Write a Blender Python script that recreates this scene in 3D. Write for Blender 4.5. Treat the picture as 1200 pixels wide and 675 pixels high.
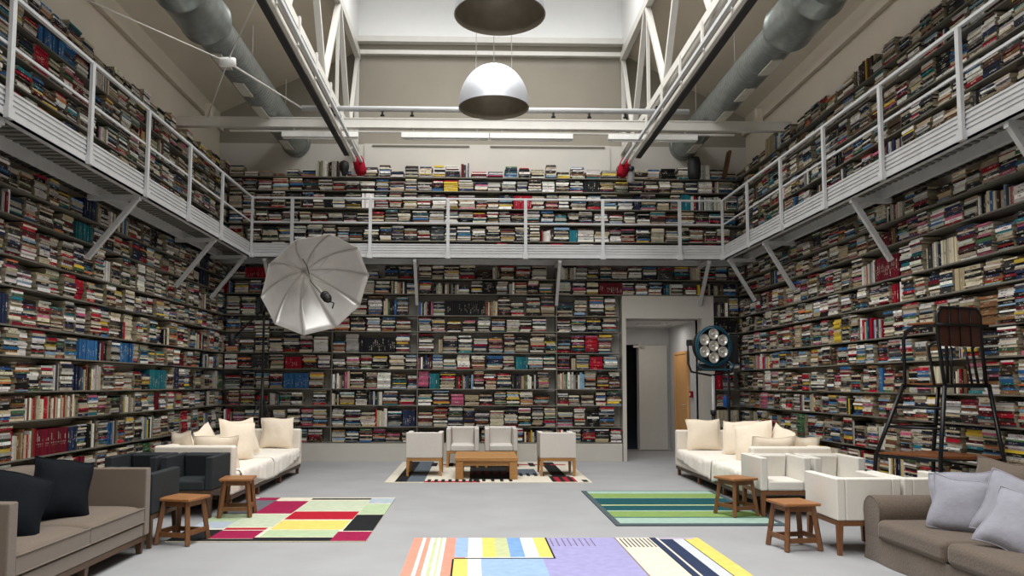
import bpy, math, random
from mathutils import Matrix, Vector
R = math.radians
PI = math.pi
rnd = random.Random(11)
for o in list(bpy.data.objects):
    bpy.data.objects.remove(o)
SC = bpy.context.scene
COL = SC.collection

# ------------------------------------------------------------------ camera
H = 1.40
def cam_rows(p, y, r):
    cx, sx, cy, sy, cr, sr = math.cos(p), math.sin(p), math.cos(y), math.sin(y), math.cos(r), math.sin(r)
    Ry = Matrix(((cy, sy, 0), (-sy, cy, 0), (0, 0, 1)))
    Rp = Matrix(((1, 0, 0), (0, cx, sx), (0, -sx, cx)))
    Rr = Matrix(((cr, 0, sr), (0, 1, 0), (-sr, 0, cr)))
    return Rr @ Rp @ Ry
RM = cam_rows(.0703, -.02, .0027)
FPX, CX0, CY0 = 908.78, 573.33, 386.52
cd = bpy.data.cameras.new('camera')
cam = bpy.data.objects.new('camera', cd)
COL.objects.link(cam)
cd.sensor_width = 36
cd.lens = FPX / 1200 * 36
cd.shift_x = (600 - CX0) / 1200
cd.shift_y = (CY0 - 337.5) / 1200
cd.clip_start = .05
right, fwd, up = RM[0], RM[1], RM[2]
M3 = Matrix((right, up, -fwd)).transposed()
cam.matrix_world = Matrix.Translation((0, 0, H)) @ M3.to_4x4()
SC.camera = cam
def project(p):
    q = RM @ Vector((p[0], p[1], p[2] - H))
    if q.y < .1: return (-9999, -9999)
    return (CX0 + FPX * q.x / q.y, CY0 - FPX * q.z / q.y)

# ------------------------------------------------------------------ light
SC.view_settings.view_transform = 'Standard'
SC.view_settings.look = 'None'
SC.view_settings.gamma = 1
SC.view_settings.use_curve_mapping = False
SC.view_settings.exposure = 0.0
W = bpy.data.worlds.new('sky'); SC.world = W
W.use_nodes = True
W.node_tree.nodes['Background'].inputs[0].default_value = (.80, .88, 1, 1)
W.node_tree.nodes['Background'].inputs[1].default_value = 1.0
def area(name, loc, sx, sy, power, col, rot=(0, 0, 0), spread=180):
    l = bpy.data.lights.new(name, 'AREA')
    l.shape = 'RECTANGLE'; l.size = sx; l.size_y = sy; l.energy = power; l.color = col
    o = bpy.data.objects.new(name, l); COL.objects.link(o)
    o.location = loc; o.rotation_euler = rot; l.spread = R(spread)
    return o
LXA, LXB = -2.25, 2.86          # lantern opening in the roof
LYA, LYB = -3.0, 13.4
LZ0, LZ1 = 7.80, 9.4
area('skylight_daylight', ((LXA + LXB) / 2, (LYA + LYB) / 2, LZ1 - .05), LXB - LXA - .1, LYB - LYA - .2, 1350, (1.0, .975, .93), spread=135)

# ------------------------------------------------------------------ materials
def srgb(r, g, b):
    f = lambda c: (c / 255 / 12.92) if c <= 10 else ((c / 255 + .055) / 1.055) ** 2.4
    return (f(r), f(g), f(b), 1)
MATS = {}
def mat(name, col, rough=.6, metal=0, var=.08, scale=8, bump=0, bscale=60, sheen=0, stretch=None, coat=0):
    m = bpy.data.materials.new(name); m.use_nodes = True
    nt = m.node_tree; N = nt.nodes; L = nt.links
    b = N['Principled BSDF']
    if rough >= .7: b.inputs['Specular IOR Level'].default_value = .15
    b.inputs['Roughness'].default_value = rough; b.inputs['Metallic'].default_value = metal
    if coat: b.inputs['Coat Weight'].default_value = coat
    if sheen: b.inputs['Sheen Weight'].default_value = sheen
    tc = N.new('ShaderNodeTexCoord'); mp = N.new('ShaderNodeMapping')
    L.new(tc.outputs['Object'], mp.inputs[0])
    if stretch: mp.inputs['Scale'].default_value = stretch
    no = N.new('ShaderNodeTexNoise'); no.inputs['Scale'].default_value = scale; no.inputs['Detail'].default_value = 5
    L.new(mp.outputs[0], no.inputs[0])
    mx = N.new('ShaderNodeMix'); mx.data_type = 'RGBA'
    mx.inputs[6].default_value = tuple(c * (1 - var) for c in col[:3]) + (1,)
    mx.inputs[7].default_value = tuple(min(1, c * (1 + var)) for c in col[:3]) + (1,)
    rp = N.new('ShaderNodeMapRange'); rp.inputs[1].default_value = .3; rp.inputs[2].default_value = .7
    L.new(no.outputs[0], rp.inputs[0]); L.new(rp.outputs[0], mx.inputs[0])
    L.new(mx.outputs[2], b.inputs['Base Color'])
    if bump:
        n2 = N.new('ShaderNodeTexNoise'); n2.inputs['Scale'].default_value = bscale; n2.inputs['Detail'].default_value = 3
        L.new(tc.outputs['Object'], n2.inputs[0])
        bp = N.new('ShaderNodeBump'); bp.inputs['Strength'].default_value = bump; bp.inputs['Distance'].default_value = .01
        L.new(n2.outputs[0], bp.inputs['Height']); L.new(bp.outputs[0], b.inputs['Normal'])
    MATS[name] = m
    return m
def attr_mat(name, rough=.8, bump=0, titles=False, noise=.06):
    m = bpy.data.materials.new(name); m.use_nodes = True
    nt = m.node_tree; N = nt.nodes; L = nt.links
    b = N['Principled BSDF']; b.inputs['Roughness'].default_value = rough; b.inputs['Specular IOR Level'].default_value = .2
    a = N.new('ShaderNodeAttribute'); a.attribute_name = 'col'
    tc = N.new('ShaderNodeTexCoord')
    no = N.new('ShaderNodeTexNoise'); no.inputs['Scale'].default_value = 30 if titles else 14
    L.new(tc.outputs['Object'], no.inputs[0])
    rp = N.new('ShaderNodeMapRange'); rp.inputs[1].default_value = .3; rp.inputs[2].default_value = .7
    rp.inputs[3].default_value = 1 - noise; rp.inputs[4].default_value = 1 + noise
    L.new(no.outputs[0], rp.inputs[0])
    mu = N.new('ShaderNodeVectorMath'); mu.operation = 'SCALE'
    L.new(a.outputs['Color'], mu.inputs[0]); L.new(rp.outputs[0], mu.inputs['Scale'])
    out = mu.outputs[0]
    if titles:
        t = N.new('ShaderNodeAttribute'); t.attribute_name = 'tit'
        uv = N.new('ShaderNodeUVMap'); uv.uv_map = 'UVMap'
        se = N.new('ShaderNodeSeparateXYZ'); L.new(uv.outputs[0], se.inputs[0])
        def band(sock, lo, hi):
            g = N.new('ShaderNodeMath'); g.operation = 'GREATER_THAN'; g.inputs[1].default_value = lo; L.new(sock, g.inputs[0])
            l = N.new('ShaderNodeMath'); l.operation = 'LESS_THAN'; l.inputs[1].default_value = hi; L.new(sock, l.inputs[0])
            k = N.new('ShaderNodeMath'); k.operation = 'MULTIPLY'; L.new(g.outputs[0], k.inputs[0]); L.new(l.outputs[0], k.inputs[1])
            return k.outputs[0]
        bu = band(se.outputs[0], 0, 1); bv = band(se.outputs[1], .28, .74)
        n3 = N.new('ShaderNodeTexNoise'); n3.inputs['Scale'].default_value = 42; n3.inputs['Detail'].default_value = 1
        L.new(tc.outputs['Object'], n3.inputs[0])
        g3 = N.new('ShaderNodeMath'); g3.operation = 'GREATER_THAN'; g3.inputs[1].default_value = .5; L.new(n3.outputs[0], g3.inputs[0])
        k1 = N.new('ShaderNodeMath'); k1.operation = 'MULTIPLY'; L.new(bu, k1.inputs[0]); L.new(bv, k1.inputs[1])
        k2 = N.new('ShaderNodeMath'); k2.operation = 'MULTIPLY'; L.new(k1.outputs[0], k2.inputs[0]); L.new(g3.outputs[0], k2.inputs[1])
        mx = N.new('ShaderNodeMix'); mx.data_type = 'RGBA'
        L.new(k2.outputs[0], mx.inputs[0]); L.new(out, mx.inputs[6]); L.new(t.outputs['Color'], mx.inputs[7])
        out = mx.outputs[2]
    L.new(out, b.inputs['Base Color'])
    if bump:
        n2 = N.new('ShaderNodeTexNoise'); n2.inputs['Scale'].default_value = 180
        L.new(tc.outputs['Object'], n2.inputs[0])
        bp = N.new('ShaderNodeBump'); bp.inputs['Strength'].default_value = bump; bp.inputs['Distance'].default_value = .01
        L.new(n2.outputs[0], bp.inputs['Height']); L.new(bp.outputs[0], b.inputs['Normal'])
    return m
wall_m = mat('white_plaster', srgb(192, 188, 180), .85, var=.03, scale=2)
ceil_m = mat('ceiling_plaster', srgb(196, 186, 170), .9, var=.05, scale=1.2)
gable_m = mat('gable_taupe', srgb(146, 140, 128), .9, var=.05, scale=1.5)  # upper gable in a darker tone than the wall below
pass_m = mat('passage_plaster', srgb(200, 200, 200), .85, var=.03, scale=2)
floor_m = mat('grey_concrete', srgb(150, 151, 153), .62, var=.07, scale=1.6, bump=.08, bscale=40)
steel_w = mat('white_painted_steel', srgb(206, 203, 196), .45, var=.04, scale=5)
gal_m = mat('galvanised_gallery_steel', srgb(196, 197, 198), .42, .1, var=.06, scale=6)
deck_m = mat('corrugated_deck_steel', srgb(120, 118, 112), .55, .3, var=.08, scale=5)
shelf_m = mat('shelf_board', srgb(112, 108, 98), .6, var=.08, scale=4)
duct_m = mat('galvanised_duct', srgb(142, 148, 146), .32, .7, var=.14, scale=9)
grille_m = mat('grille_metal', srgb(190, 186, 174), .6, .2)
black_m = mat('black_matt', srgb(24, 24, 26), .6, var=.1)
blackmetal = mat('black_metal_tube', srgb(38, 38, 40), .35, .6, var=.1)
red_m = mat('red_fabric', srgb(140, 12, 34), .8, var=.08)
whitepl = mat('white_plastic', srgb(225, 225, 222), .4)
shade_m = mat('brushed_aluminium_shade', srgb(205, 208, 216), .38, .55, var=.05, scale=20, stretch=(1, 1, 8))
shadein_m = mat('grey_shade_inside', srgb(150, 142, 128), .5, .5, var=.1)
oak_m = mat('oak_wood', srgb(168, 122, 70), .45, var=.16, scale=9, stretch=(1, 8, 8))
oakleg_m = mat('chair_leg_wood', srgb(118, 76, 46), .45, var=.15, scale=10, stretch=(8, 8, 1))
stool_m = mat('stool_wood', srgb(116, 76, 44), .45, var=.2, scale=10, stretch=(6, 6, 1.5))
stoolt_m = mat('stool_top_wood', srgb(148, 100, 60), .42, var=.2, scale=9, stretch=(1.5, 9, 9))
darkwood = mat('dark_wood', srgb(84, 62, 44), .5, var=.15, scale=10)
platw = mat('platform_wood', srgb(120, 70, 34), .45, var=.25, scale=9, stretch=(1.5, 9, 9))
white_up = mat('white_upholstery', srgb(218, 214, 206), .75, var=.02, scale=30, bump=.1, bscale=300)
grey_up = mat('pale_grey_upholstery', srgb(205, 200, 194), .75, var=.02, scale=30, bump=.1, bscale=300)
cream_up = mat('cream_cotton', srgb(240, 226, 206), .85, var=.02, scale=20, bump=.25, bscale=25, sheen=.2)
cream_body = mat('offwhite_sofa_cover', srgb(232, 224, 212), .85, var=.02, scale=20, bump=.12, bscale=200)
throw_m = mat('white_throw_cloth', srgb(238, 232, 222), .85, var=.02, scale=20, bump=.2, bscale=30)
char_up = mat('charcoal_upholstery', srgb(48, 52, 55), .7, var=.08, scale=30, bump=.1, bscale=300)
navy_up = mat('navy_cotton', srgb(12, 17, 23), .85, var=.1, scale=20, bump=.25, bscale=25)
tweed = mat('taupe_tweed', srgb(112, 100, 89), .9, var=.16, scale=160, bump=.4, bscale=300, sheen=.2)
slip = mat('brown_slipcover', srgb(98, 86, 76), .88, var=.14, scale=70, bump=.4, bscale=60, sheen=.2)
lav = mat('lavender_grey_linen', srgb(148, 148, 158), .85, var=.04, scale=20, bump=.4, bscale=22)
umb_m = mat('silver_umbrella_cloth', srgb(222, 220, 218), .42, .4, var=.04, scale=6)
blue_m = mat('blue_enamel', srgb(24, 84, 106), .45, var=.1)
bblue_m = mat('bright_blue_plastic', srgb(20, 90, 170), .4)
lamp_glass = mat('lamp_reflector', srgb(225, 222, 215), .3, .6, var=.2, scale=40)
orange_door = mat('varnished_door_wood', srgb(224, 168, 104), .5, var=.1, scale=6, stretch=(6, 6, 1))
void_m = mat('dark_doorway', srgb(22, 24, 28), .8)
door_m = mat('white_door_paint', srgb(205, 203, 196), .5, var=.02)
brownboard = mat('brown_board', srgb(96, 66, 42), .6)
book_m = attr_mat('book_covers', .62, titles=True)
rug_m = attr_mat('woven_wool', .95, bump=.5, noise=.07)

# ------------------------------------------------------------------ mesh builder
class MB:
    def __init__(s): s.v = []; s.f = []; s.sm = []; s.c = []; s.t = []; s.uv = []; s.mi = []
    def face(s, idx, sm=False, col=None, tit=None, uv=None, mi=0):
        s.f.append(tuple(idx)); s.sm.append(sm); s.c.append(col); s.t.append(tit); s.uv.append(uv); s.mi.append(mi)
    def box(s, c, size, rz=0, M=None, col=None, mi=0):
        hx, hy, hz = size[0] / 2, size[1] / 2, size[2] / 2
        b = len(s.v); ca, sa = math.cos(rz), math.sin(rz)
        for z in (-hz, hz):
            for x, y in ((-hx, -hy), (hx, -hy), (hx, hy), (-hx, hy)):
                if M is not None:
                    p = M @ Vector((x, y, z)); s.v.append((p.x + c[0], p.y + c[1], p.z + c[2]))
                else: s.v.append((c[0] + x * ca - y * sa, c[1] + x * sa + y * ca, c[2] + z))
        for q in ((0, 3, 2, 1), (4, 5, 6, 7), (0, 1, 5, 4), (1, 2, 6, 5), (2, 3, 7, 6), (3, 0, 4, 7)):
            s.face([b + i for i in q], col=col, mi=mi)
        return s
    def bx(s, x0, x1, y0, y1, z0, z1, col=None, mi=0):
        return s.box(((x0 + x1) / 2, (y0 + y1) / 2, (z0 + z1) / 2), (abs(x1 - x0), abs(y1 - y0), abs(z1 - z0)), col=col, mi=mi)
    def beam(s, a, b_, w, h, mi=0):
        a, b_ = Vector(a), Vector(b_); d = b_ - a; L = d.length; d.normalize()
        upv = Vector((0, 0, 1)) if abs(d.z) < .99 else Vector((0, 1, 0))
        x = d.cross(upv).normalized(); z = x.cross(d).normalized()
        M = Matrix((x, d, z)).transposed()
        return s.box((a + b_) / 2, (w, L, h), M=M, mi=mi)
    def tube(s, pts, r, n=8, closed=False, caps=True, mi=0):
        pts = [Vector(p) for p in pts]; m = len(pts); b = len(s.v)
        prev = None
        for i, p in enumerate(pts):
            if closed: d = (pts[(i + 1) % m] - pts[i - 1]).normalized()
            elif i == 0: d = (pts[1] - p).normalized()
            elif i == m - 1: d = (p - pts[i - 1]).normalized()
            else: d = ((pts[i + 1] - p).normalized() + (p - pts[i - 1]).normalized()).normalized()
            if prev is None:
                a = Vector((0, 0, 1)) if abs(d.z) < .9 else Vector((1, 0, 0))
                x = d.cross(a).normalized()
            else: x = (prev - d * prev.dot(d)).normalized()
            prev = x; y = d.cross(x)
            rr = r[i] if isinstance(r, (list, tuple)) else r
            for k in range(n):
                t = 2 * PI * k / n
                q = p + (x * math.cos(t) + y * math.sin(t)) * rr
                s.v.append(tuple(q))
        for i in range(m if closed else m - 1):
            j = (i + 1) % m
            for k in range(n):
                k2 = (k + 1) % n
                s.face((b + i * n + k, b + i * n + k2, b + j * n + k2, b + j * n + k), sm=True, mi=mi)
        if caps and not closed:
            s.face([b + k for k in range(n)][::-1], mi=mi)
            s.face([b + (m - 1) * n + k for k in range(n)], mi=mi)
        return s
    def lathe(s, prof, n=32, M=None, c=(0, 0, 0), mi=0):
        b = len(s.v)
        for r_, z in prof:
            for k in range(n):
                t = 2 * PI * k / n
                p = Vector((r_ * math.cos(t), r_ * math.sin(t), z))
                if M is not None: p = M @ p
                s.v.append((p.x + c[0], p.y + c[1], p.z + c[2]))
        for i in range(len(prof) - 1):
            for k in range(n):
                k2 = (k + 1) % n
                s.face((b + i * n + k, b + i * n + k2, b + (i + 1) * n + k2, b + (i + 1) * n + k), sm=True, mi=mi)
        return s
    def grid(s, P, nu, nv, sm=True, mi=0, flip=False):
        b = len(s.v)
        for i in range(nu):
            for j in range(nv): s.v.append(tuple(P(i / (nu - 1), j / (nv - 1))))
        for i in range(nu - 1):
            for j in range(nv - 1):
                q = (b + i * nv + j, b + (i + 1) * nv + j, b + (i + 1) * nv + j + 1, b + i * nv + j + 1)
                s.face(q[::-1] if flip else q, sm=sm, mi=mi)
        return s
    def mesh(s, name, mats):
        me = bpy.data.meshes.new(name)
        me.from_pydata(s.v, [], s.f)
        for m in (mats if isinstance(mats, (list, tuple)) else [mats]): me.materials.append(m)
        me.polygons.foreach_set('use_smooth', s.sm)
        me.polygons.foreach_set('material_index', s.mi)
        if any(c is not None for c in s.c):
            for an, src in (('col', s.c), ('tit', s.t)):
                at = me.color_attributes.new(an, 'FLOAT_COLOR', 'CORNER')
                buf = []
                for fc, c in zip(s.f, src):
                    c = c or (0, 0, 0, 1)
                    buf.extend(tuple(c[:3]) + (1,) if False else (c[0], c[1], c[2], 1) * 1 if len(fc) == 0 else [x for _ in fc for x in (c[0], c[1], c[2], 1)])
                at.data.foreach_set('color', buf)
            uvl = me.uv_layers.new(name='UVMap'); buf = []
            for fc, u in zip(s.f, s.uv):
                if u: 
                    for q in u: buf.extend(q)
                else: buf.extend([-1.0, -1.0] * len(fc))
            uvl.data.foreach_set('uv', buf)
        me.update()
        return me
    def build(s, name, mats, parent=None, bevel=0, seg=2, label=None, weld=False):
        o = bpy.data.objects.new(name, s.mesh(name, mats)); COL.objects.link(o)
        if parent is not None: o.parent = parent
        if bevel:
            md = o.modifiers.new('bevel', 'BEVEL'); md.width = bevel; md.segments = seg
            md.limit_method = 'ANGLE'; md.harden_normals = True
            for p in o.data.polygons: p.use_smooth = True
        if label: o['label'] = label
        return o
def tag(o, label, cat, group=None, kind=None):
    o['label'] = label; o['category'] = cat
    if group: o['group'] = group
    if kind: o['kind'] = kind
    return o
def thing(name, label, cat, loc=(0, 0, 0), rz=0, group=None):
    o = bpy.data.objects.new(name, None); COL.objects.link(o)
    o.location = loc; o.rotation_euler = (0, 0, rz); o.empty_display_size = .1
    return tag(o, label, cat, group)
def struct(name, mb, m, label=None, cat=None, parent=None, bevel=0):
    o = mb.build(name, m, parent, bevel=bevel); o['kind'] = 'structure'
    if label: o['label'] = label
    if cat: o['category'] = cat
    return o
KIDS = {}
def copy_tree(o, parent=None):
    c = o.copy(); COL.objects.link(c); c.parent = parent
    for ch in [x for x in COL.objects if x.parent is o]: copy_tree(ch, c)
    return c
def dup(root, loc, rz, label):
    c = copy_tree(root); c.location = loc; c.rotation_euler = (0, 0, rz); c['label'] = label
    return c

# ------------------------------------------------------------------ room shell
XL, XR, YB, YF = -4.86, 5.24, 14.6, -7.0
BL, BR, BB = -4.58, 4.95, 14.27          # fronts of the shelves
ZE = 6.55
DX0, DX1, DZ = 2.82, 4.24, 2.63
struct('floor', MB().bx(XL - .2, XR + .2, YF, 17.0, -.1, 0), floor_m, 'smooth pale grey concrete floor of the book hall', 'floor')
struct('wall_left', MB().bx(XL - .15, XL, YF, YB, 0, ZE + .1), ceil_m, 'left plaster wall behind the shelves of books', 'wall')
struct('wall_right', MB().bx(XR, XR + .15, YF, YB, 0, ZE + .1), ceil_m, 'right plaster wall behind the shelves of books', 'wall')
m = MB()
m.bx(XL - .15, DX0, YB, YB + .12, 0, 5.98); m.bx(DX1, XR + .15, YB, YB + .12, 0, 5.98); m.bx(DX0, DX1, YB, YB + .12, DZ, 5.98)
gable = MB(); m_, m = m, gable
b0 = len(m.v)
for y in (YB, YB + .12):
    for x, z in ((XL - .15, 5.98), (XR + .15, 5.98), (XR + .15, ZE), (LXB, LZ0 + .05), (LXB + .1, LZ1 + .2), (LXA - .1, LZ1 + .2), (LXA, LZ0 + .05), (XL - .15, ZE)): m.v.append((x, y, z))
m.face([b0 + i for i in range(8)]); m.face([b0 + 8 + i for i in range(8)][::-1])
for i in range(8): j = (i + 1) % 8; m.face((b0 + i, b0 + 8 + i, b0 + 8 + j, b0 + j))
struct('wall_gable', m, gable_m, 'taupe gable wall above the long white beam', 'wall')
m = m_
struct('wall_back', m, wall_m, 'back gable wall with the doorway and high books', 'wall')
struct('wall_front', MB().bx(XL - .15, XR + .15, YF - .12, YF, 0, LZ1 + .2), wall_m, 'plaster wall opposite the doorway wall', 'wall')
m = MB()
def slab(x0, z0, x1, z1, ya, yb, t=.1):
    b = len(m.v)
    for y in (ya, yb):
        for x, z in ((x0, z0), (x1, z1), (x1, z1 + t), (x0, z0 + t)): m.v.append((x, y, z))
    for q in ((0, 1, 2, 3), (7, 6, 5, 4), (0, 4, 5, 1), (1, 5, 6, 2), (2, 6, 7, 3), (3, 7, 4, 0)): m.face([b + i for i in q])
slab(XL - .15, ZE - .06, LXA, LZ0, YF, YB); slab(LXB, LZ0, XR + .15, ZE - .06, YF, YB)
m.bx(LXA, LXB, YF, LYA, LZ0, LZ0 + .1); m.bx(LXA, LXB, LYB, YB, LZ1, LZ1 + .1)
struct('ceiling', m, ceil_m, 'sloping plastered ceiling either side of the rooflight', 'ceiling')
m = MB()
m.bx(LXA - .08, LXA, LYA, YB, LZ0, LZ1); m.bx(LXB, LXB + .08, LYA, YB, LZ0, LZ1); m.bx(LXA, LXB, LYA - .08, LYA, LZ0, LZ1)
m.bx(LXA, LXB, YB - .03, YB, LZ0 + .26, LZ1)
struct('wall_rooflight', m, mat('rooflight_white', srgb(240, 240, 238), .7, var=.01), 'bright white upstand walls around the long rooflight', 'wall')
w = thing('window_1', 'long glazed rooflight along the middle of the ceiling', 'window'); w['kind'] = 'structure'
m = MB()
for k in range(9):
    y = LYA + .4 + k * 1.85
    m.bx(LXA, LXB, y - .03, y + .03, LZ1 + .02, LZ1 + .1)
m.build('glazing_bars', steel_w, w)
# eave beams & curb trims
struct('trim_1', MB().bx(XL, XL + .07, YF, YB, 6.20, 6.30), ceil_m, 'boxed beam along the top of the left wall', 'trim')
struct('trim_2', MB().bx(XR - .07, XR, YF, YB, 6.20, 6.30), ceil_m, 'boxed beam along the top of the right wall', 'trim')
m = MB(); m.bx(LXA, LXB, YB - .14, YB - .001, 7.95, 8.06); m.bx(LXA, LXB, YB - .1, YB - .001, 7.72, 7.80)
struct('trim_3', m, steel_w, 'white steel ledge across the gable under the bright rooflight end', 'trim')
# framed white panel on wall above the shelves
m = MB()
m.bx(-2.1, 2.6, YB - .03, YB, 5.1, 5.98)
struct('trim_4', m, wall_m, 'flush white panel on the gable above top shelf', 'trim')
m = MB(); m.bx(-1.95, -.1, YB - .05, YB - .03, 5.93, 5.955); m.bx(.3, 2.5, YB - .05, YB - .03, 5.93, 5.955)
struct('trim_5', m, shelf_m, 'thin dark slot line across the top of the white gable panel', 'trim')
# doorway surround and passage
m = MB()
m.bx(DX0 - .07, DX0, BB + .01, YB + .12, 0, 3.05); m.bx(DX1, DX1 + .22, BB + .01, YB + .12, 0, 3.05); m.bx(DX0, DX1, BB + .01, YB + .12, DZ, 3.05)
struct('trim_6', m, wall_m, 'deep white plaster surround of the doorway', 'trim')
PY = 16.75
struct('wall_passage_left', MB().bx(DX0 - .1, DX0, YB + .12, PY, 0, DZ), pass_m, 'left wall of the passage beyond the doorway', 'wall')
m = MB(); m.bx(DX1, DX1 + .1, YB + .12, PY, 0, DZ)
struct('wall_passage_right', m, pass_m, 'right wall of the passage with the wooden door', 'wall')
m = MB(); m.bx(3.55, DX1 + .1, PY, PY + .1, 0, DZ); m.bx(DX0 - .1, 3.55, PY, PY + .1, 2.27, DZ); m.bx(DX0 - .1, DX0 + .32, PY, PY + .1, 0, 2.27)
struct('wall_passage_end', m, pass_m, 'end wall of the passage beyond the doorway', 'wall')
struct('ceiling_passage', MB().bx(DX0 - .1, DX1 + .1, YB + .12, PY, DZ, DZ + .1), pass_m, 'passage ceiling beyond the doorway', 'ceiling')
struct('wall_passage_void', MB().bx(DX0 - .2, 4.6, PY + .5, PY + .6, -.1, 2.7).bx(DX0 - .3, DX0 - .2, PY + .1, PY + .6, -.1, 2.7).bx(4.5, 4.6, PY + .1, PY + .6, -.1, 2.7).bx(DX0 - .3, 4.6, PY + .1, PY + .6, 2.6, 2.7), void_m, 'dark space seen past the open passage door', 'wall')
d = thing('door_1', 'white flush door at the end of the passage, standing ajar', 'door', (3.56, PY - .06, 0)); d['kind'] = 'structure'
MB().bx(0, .62, -.02, .02, .01, 2.25).build('door_leaf', door_m, d, bevel=.004)
MB().bx(.0, .03, -.03, .03, .0, 2.3).build('door_frame', door_m, d)
m = MB(); m.bx(-.12, .02, -.07, -.03, 2.2, 2.25); m.beam((.0, -.05, 2.22), (.12, -.14, 2.22), .02, .02)
m.build('door_closer', grille_m, d)
d = thing('door_2', 'varnished orange wooden door on the right wall of the passage', 'door', (DX1 - .012, 15.65, 0)); d['kind'] = 'structure'
MB().bx(-.03, .0, -.42, .42, .0, 2.02).build('door_leaf', orange_door, d, bevel=.004)
MB().bx(-.045, .005, -.48, -.42, 0, 2.07).bx(-.045, .005, .42, .48, 0, 2.07).bx(-.045, .005, -.42, .42, 2.02, 2.07).build('door_frame', orange_door, d)
MB().tube([(-.03, -.33, 1.0), (-.08, -.33, 1.0), (-.08, -.22, 1.0)], .01).build('door_handle', grille_m, d)
a = thing('fire_alarm_call_point', 'small red fire alarm box on the passage wall beside orange door', 'alarm', (DX1 - .001, 14.98, 1.22))
MB().bx(-.05, 0, -.06, .06, -.06, .06).build('housing', red_m, a, bevel=.006)
MB().bx(-.054, -.05, -.03, .03, -.03, .03).build('glass', whitepl, a)
m = MB(); m.lathe([(0, 0), (.05, 0), (.05, -.03), (.03, -.045), (0, -.045)], 16, c=(3.72, 15.1, DZ))
tag(m.build('smoke_detector', whitepl), 'small round smoke detector on the passage ceiling', 'smoke detector')

pl_ = thing('passage_fill_light', 'added flat fill light on the passage ceiling, unseen behind the lintel', 'light', (3.6, 15.6, DZ - .02))  # unseen panel and area light, added to brighten the passage
MB().bx(-.3, .3, -.12, .12, -.015, .019).build('fill_panel', whitepl, pl_, bevel=.005)
area('passage_fill', (3.6, 15.6, DZ - .045), .55, .2, 7, (1, .96, .9))
struct('baseboard_back', MB().bx(BL + .02, DX0 - .09, BB - .01, BB + .02, 0, .325), wall_m, 'white panel below the lowest shelf of the back wall', 'baseboard')
# ------------------------------------------------------------------ gallery
GX0, GX1, GY = -3.93, 4.44, 13.61
ZB, ZT = 3.625, 4.704
def frame_pt(side, s, d, z):
    """s runs along the side, d = distance outwards from the inner (room) edge towards the wall"""
    if side == 'left': return (GX0 - d, s, z)
    if side == 'right': return (GX1 + d, s, z)
    return (s, GY + d, z)
def gbox(m, side, s0, s1, d0, d1, z0, z1):
    p, q = frame_pt(side, s0, d0, z0), frame_pt(side, s1, d1, z1)
    m.bx(min(p[0], q[0]), max(p[0], q[0]), min(p[1], q[1]), max(p[1], q[1]), z0, z1)
GS = 1.3755
info = {'left': (-2.0, GY, [GY - 1.662 - k * GS for k in range(7)] + [GY - .04], 'left'),
        'right': (-2.0, GY, [GY - 1.30 - k * GS for k in range(7)] + [GY - .04], 'right'),
        'back': (GX0, GX1, [GX0 + .716 + k * GS for k in range(6)], 'back')}
for side, (s0, s1, posts, nm) in info.items():
    g = thing('gallery_walkway', 'steel walkway with corrugated underside fixed high on the %s wall of books' % nm, 'walkway', group='gallery walkways')
    wid = {'left': GX0 - XL, 'right': XR - GX1, 'back': YB - GY}[side] - .006
    m = MB()
    e0 = s0 - (0 if side != 'back' else 0); e1 = s1
    if side != 'back': e1 = GY
    gbox(m, side, e0, e1, .0, .03, ZB, ZB + .075); gbox(m, side, e0, e1, .0, .09, ZB, ZB + .012)
    gbox(m, side, e0, e1, .012, .03, ZB + .075, ZB + .25)
    for zz in (.095, .14, .185, .235): gbox(m, side, e0, e1, .003, .014, ZB + zz, ZB + zz + .02)
    m.build('fascia', gal_m, g)
    m = MB(); ds0, ds1 = (XL, XR) if side == 'back' else (s0, GY + .04)
    gbox(m, side, ds0, ds1, .04, wid, ZB + .13, ZB + .16)
    m.build('deck', deck_m, g)
    m = MB(); n = int((ds1 - ds0) / .12)
    for k in range(n):
        s = ds0 + .06 + k * .12
        gbox(m, side, s - .03, s + .03, .05, wid - .02, ZB + .09, ZB + .13)
    o = m.build('deck_rib', deck_m, g); o['kind'] = 'stuff'
    m = MB(); gbox(m, side, ds0, ds1, wid - .42, wid - .36, ZB - .02, ZB + .1)
    m.build('inner_beam', gal_m, g)
    bs = {'left': [11.85, 9.15, 6.45, 13.45], 'right': [11.8, 9.0, 6.3, 13.45], 'back': [-3.7, -1.05, 1.53, 4.2]}[side]
    for s in bs:
        m = MB()
        pa = frame_pt(side, s, .06, ZB - .03); pb = frame_pt(side, s, wid - .3, ZB - .75)
        m.beam(pa, pb, .055, .055)
        m.build('strut', gal_m, g)
        m = MB(); gbox(m, side, s - .03, s + .03, .03, wid - .28, ZB - .06, ZB)
        m.build('bracket_arm', gal_m, g)
    r = thing('gallery_railing', 'white metal railing with square posts along the %s gallery' % nm, 'railing', group='gallery railings')
    m = MB(); a0 = s0 - (.02 if side == 'back' else 0); a1 = s1 + .02
    gbox(m, side, a0, a1, -.02, .02, ZT - .035, ZT); m.build('top_rail', gal_m, r, bevel=.006)
    m = MB(); gbox(m, side, a0, a1, .0, .02, ZT - .46, ZT - .435); m.build('mid_rail', gal_m, r)
    for s in posts:
        m = MB(); gbox(m, side, s - .028, s + .028, -.035, -.002, ZB - .0, ZT - .035)
        gbox(m, side, s - .045, s + .045, -.045, -.0, ZB - .01, ZB + .09)
        m.build('post', gal_m, r)

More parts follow.
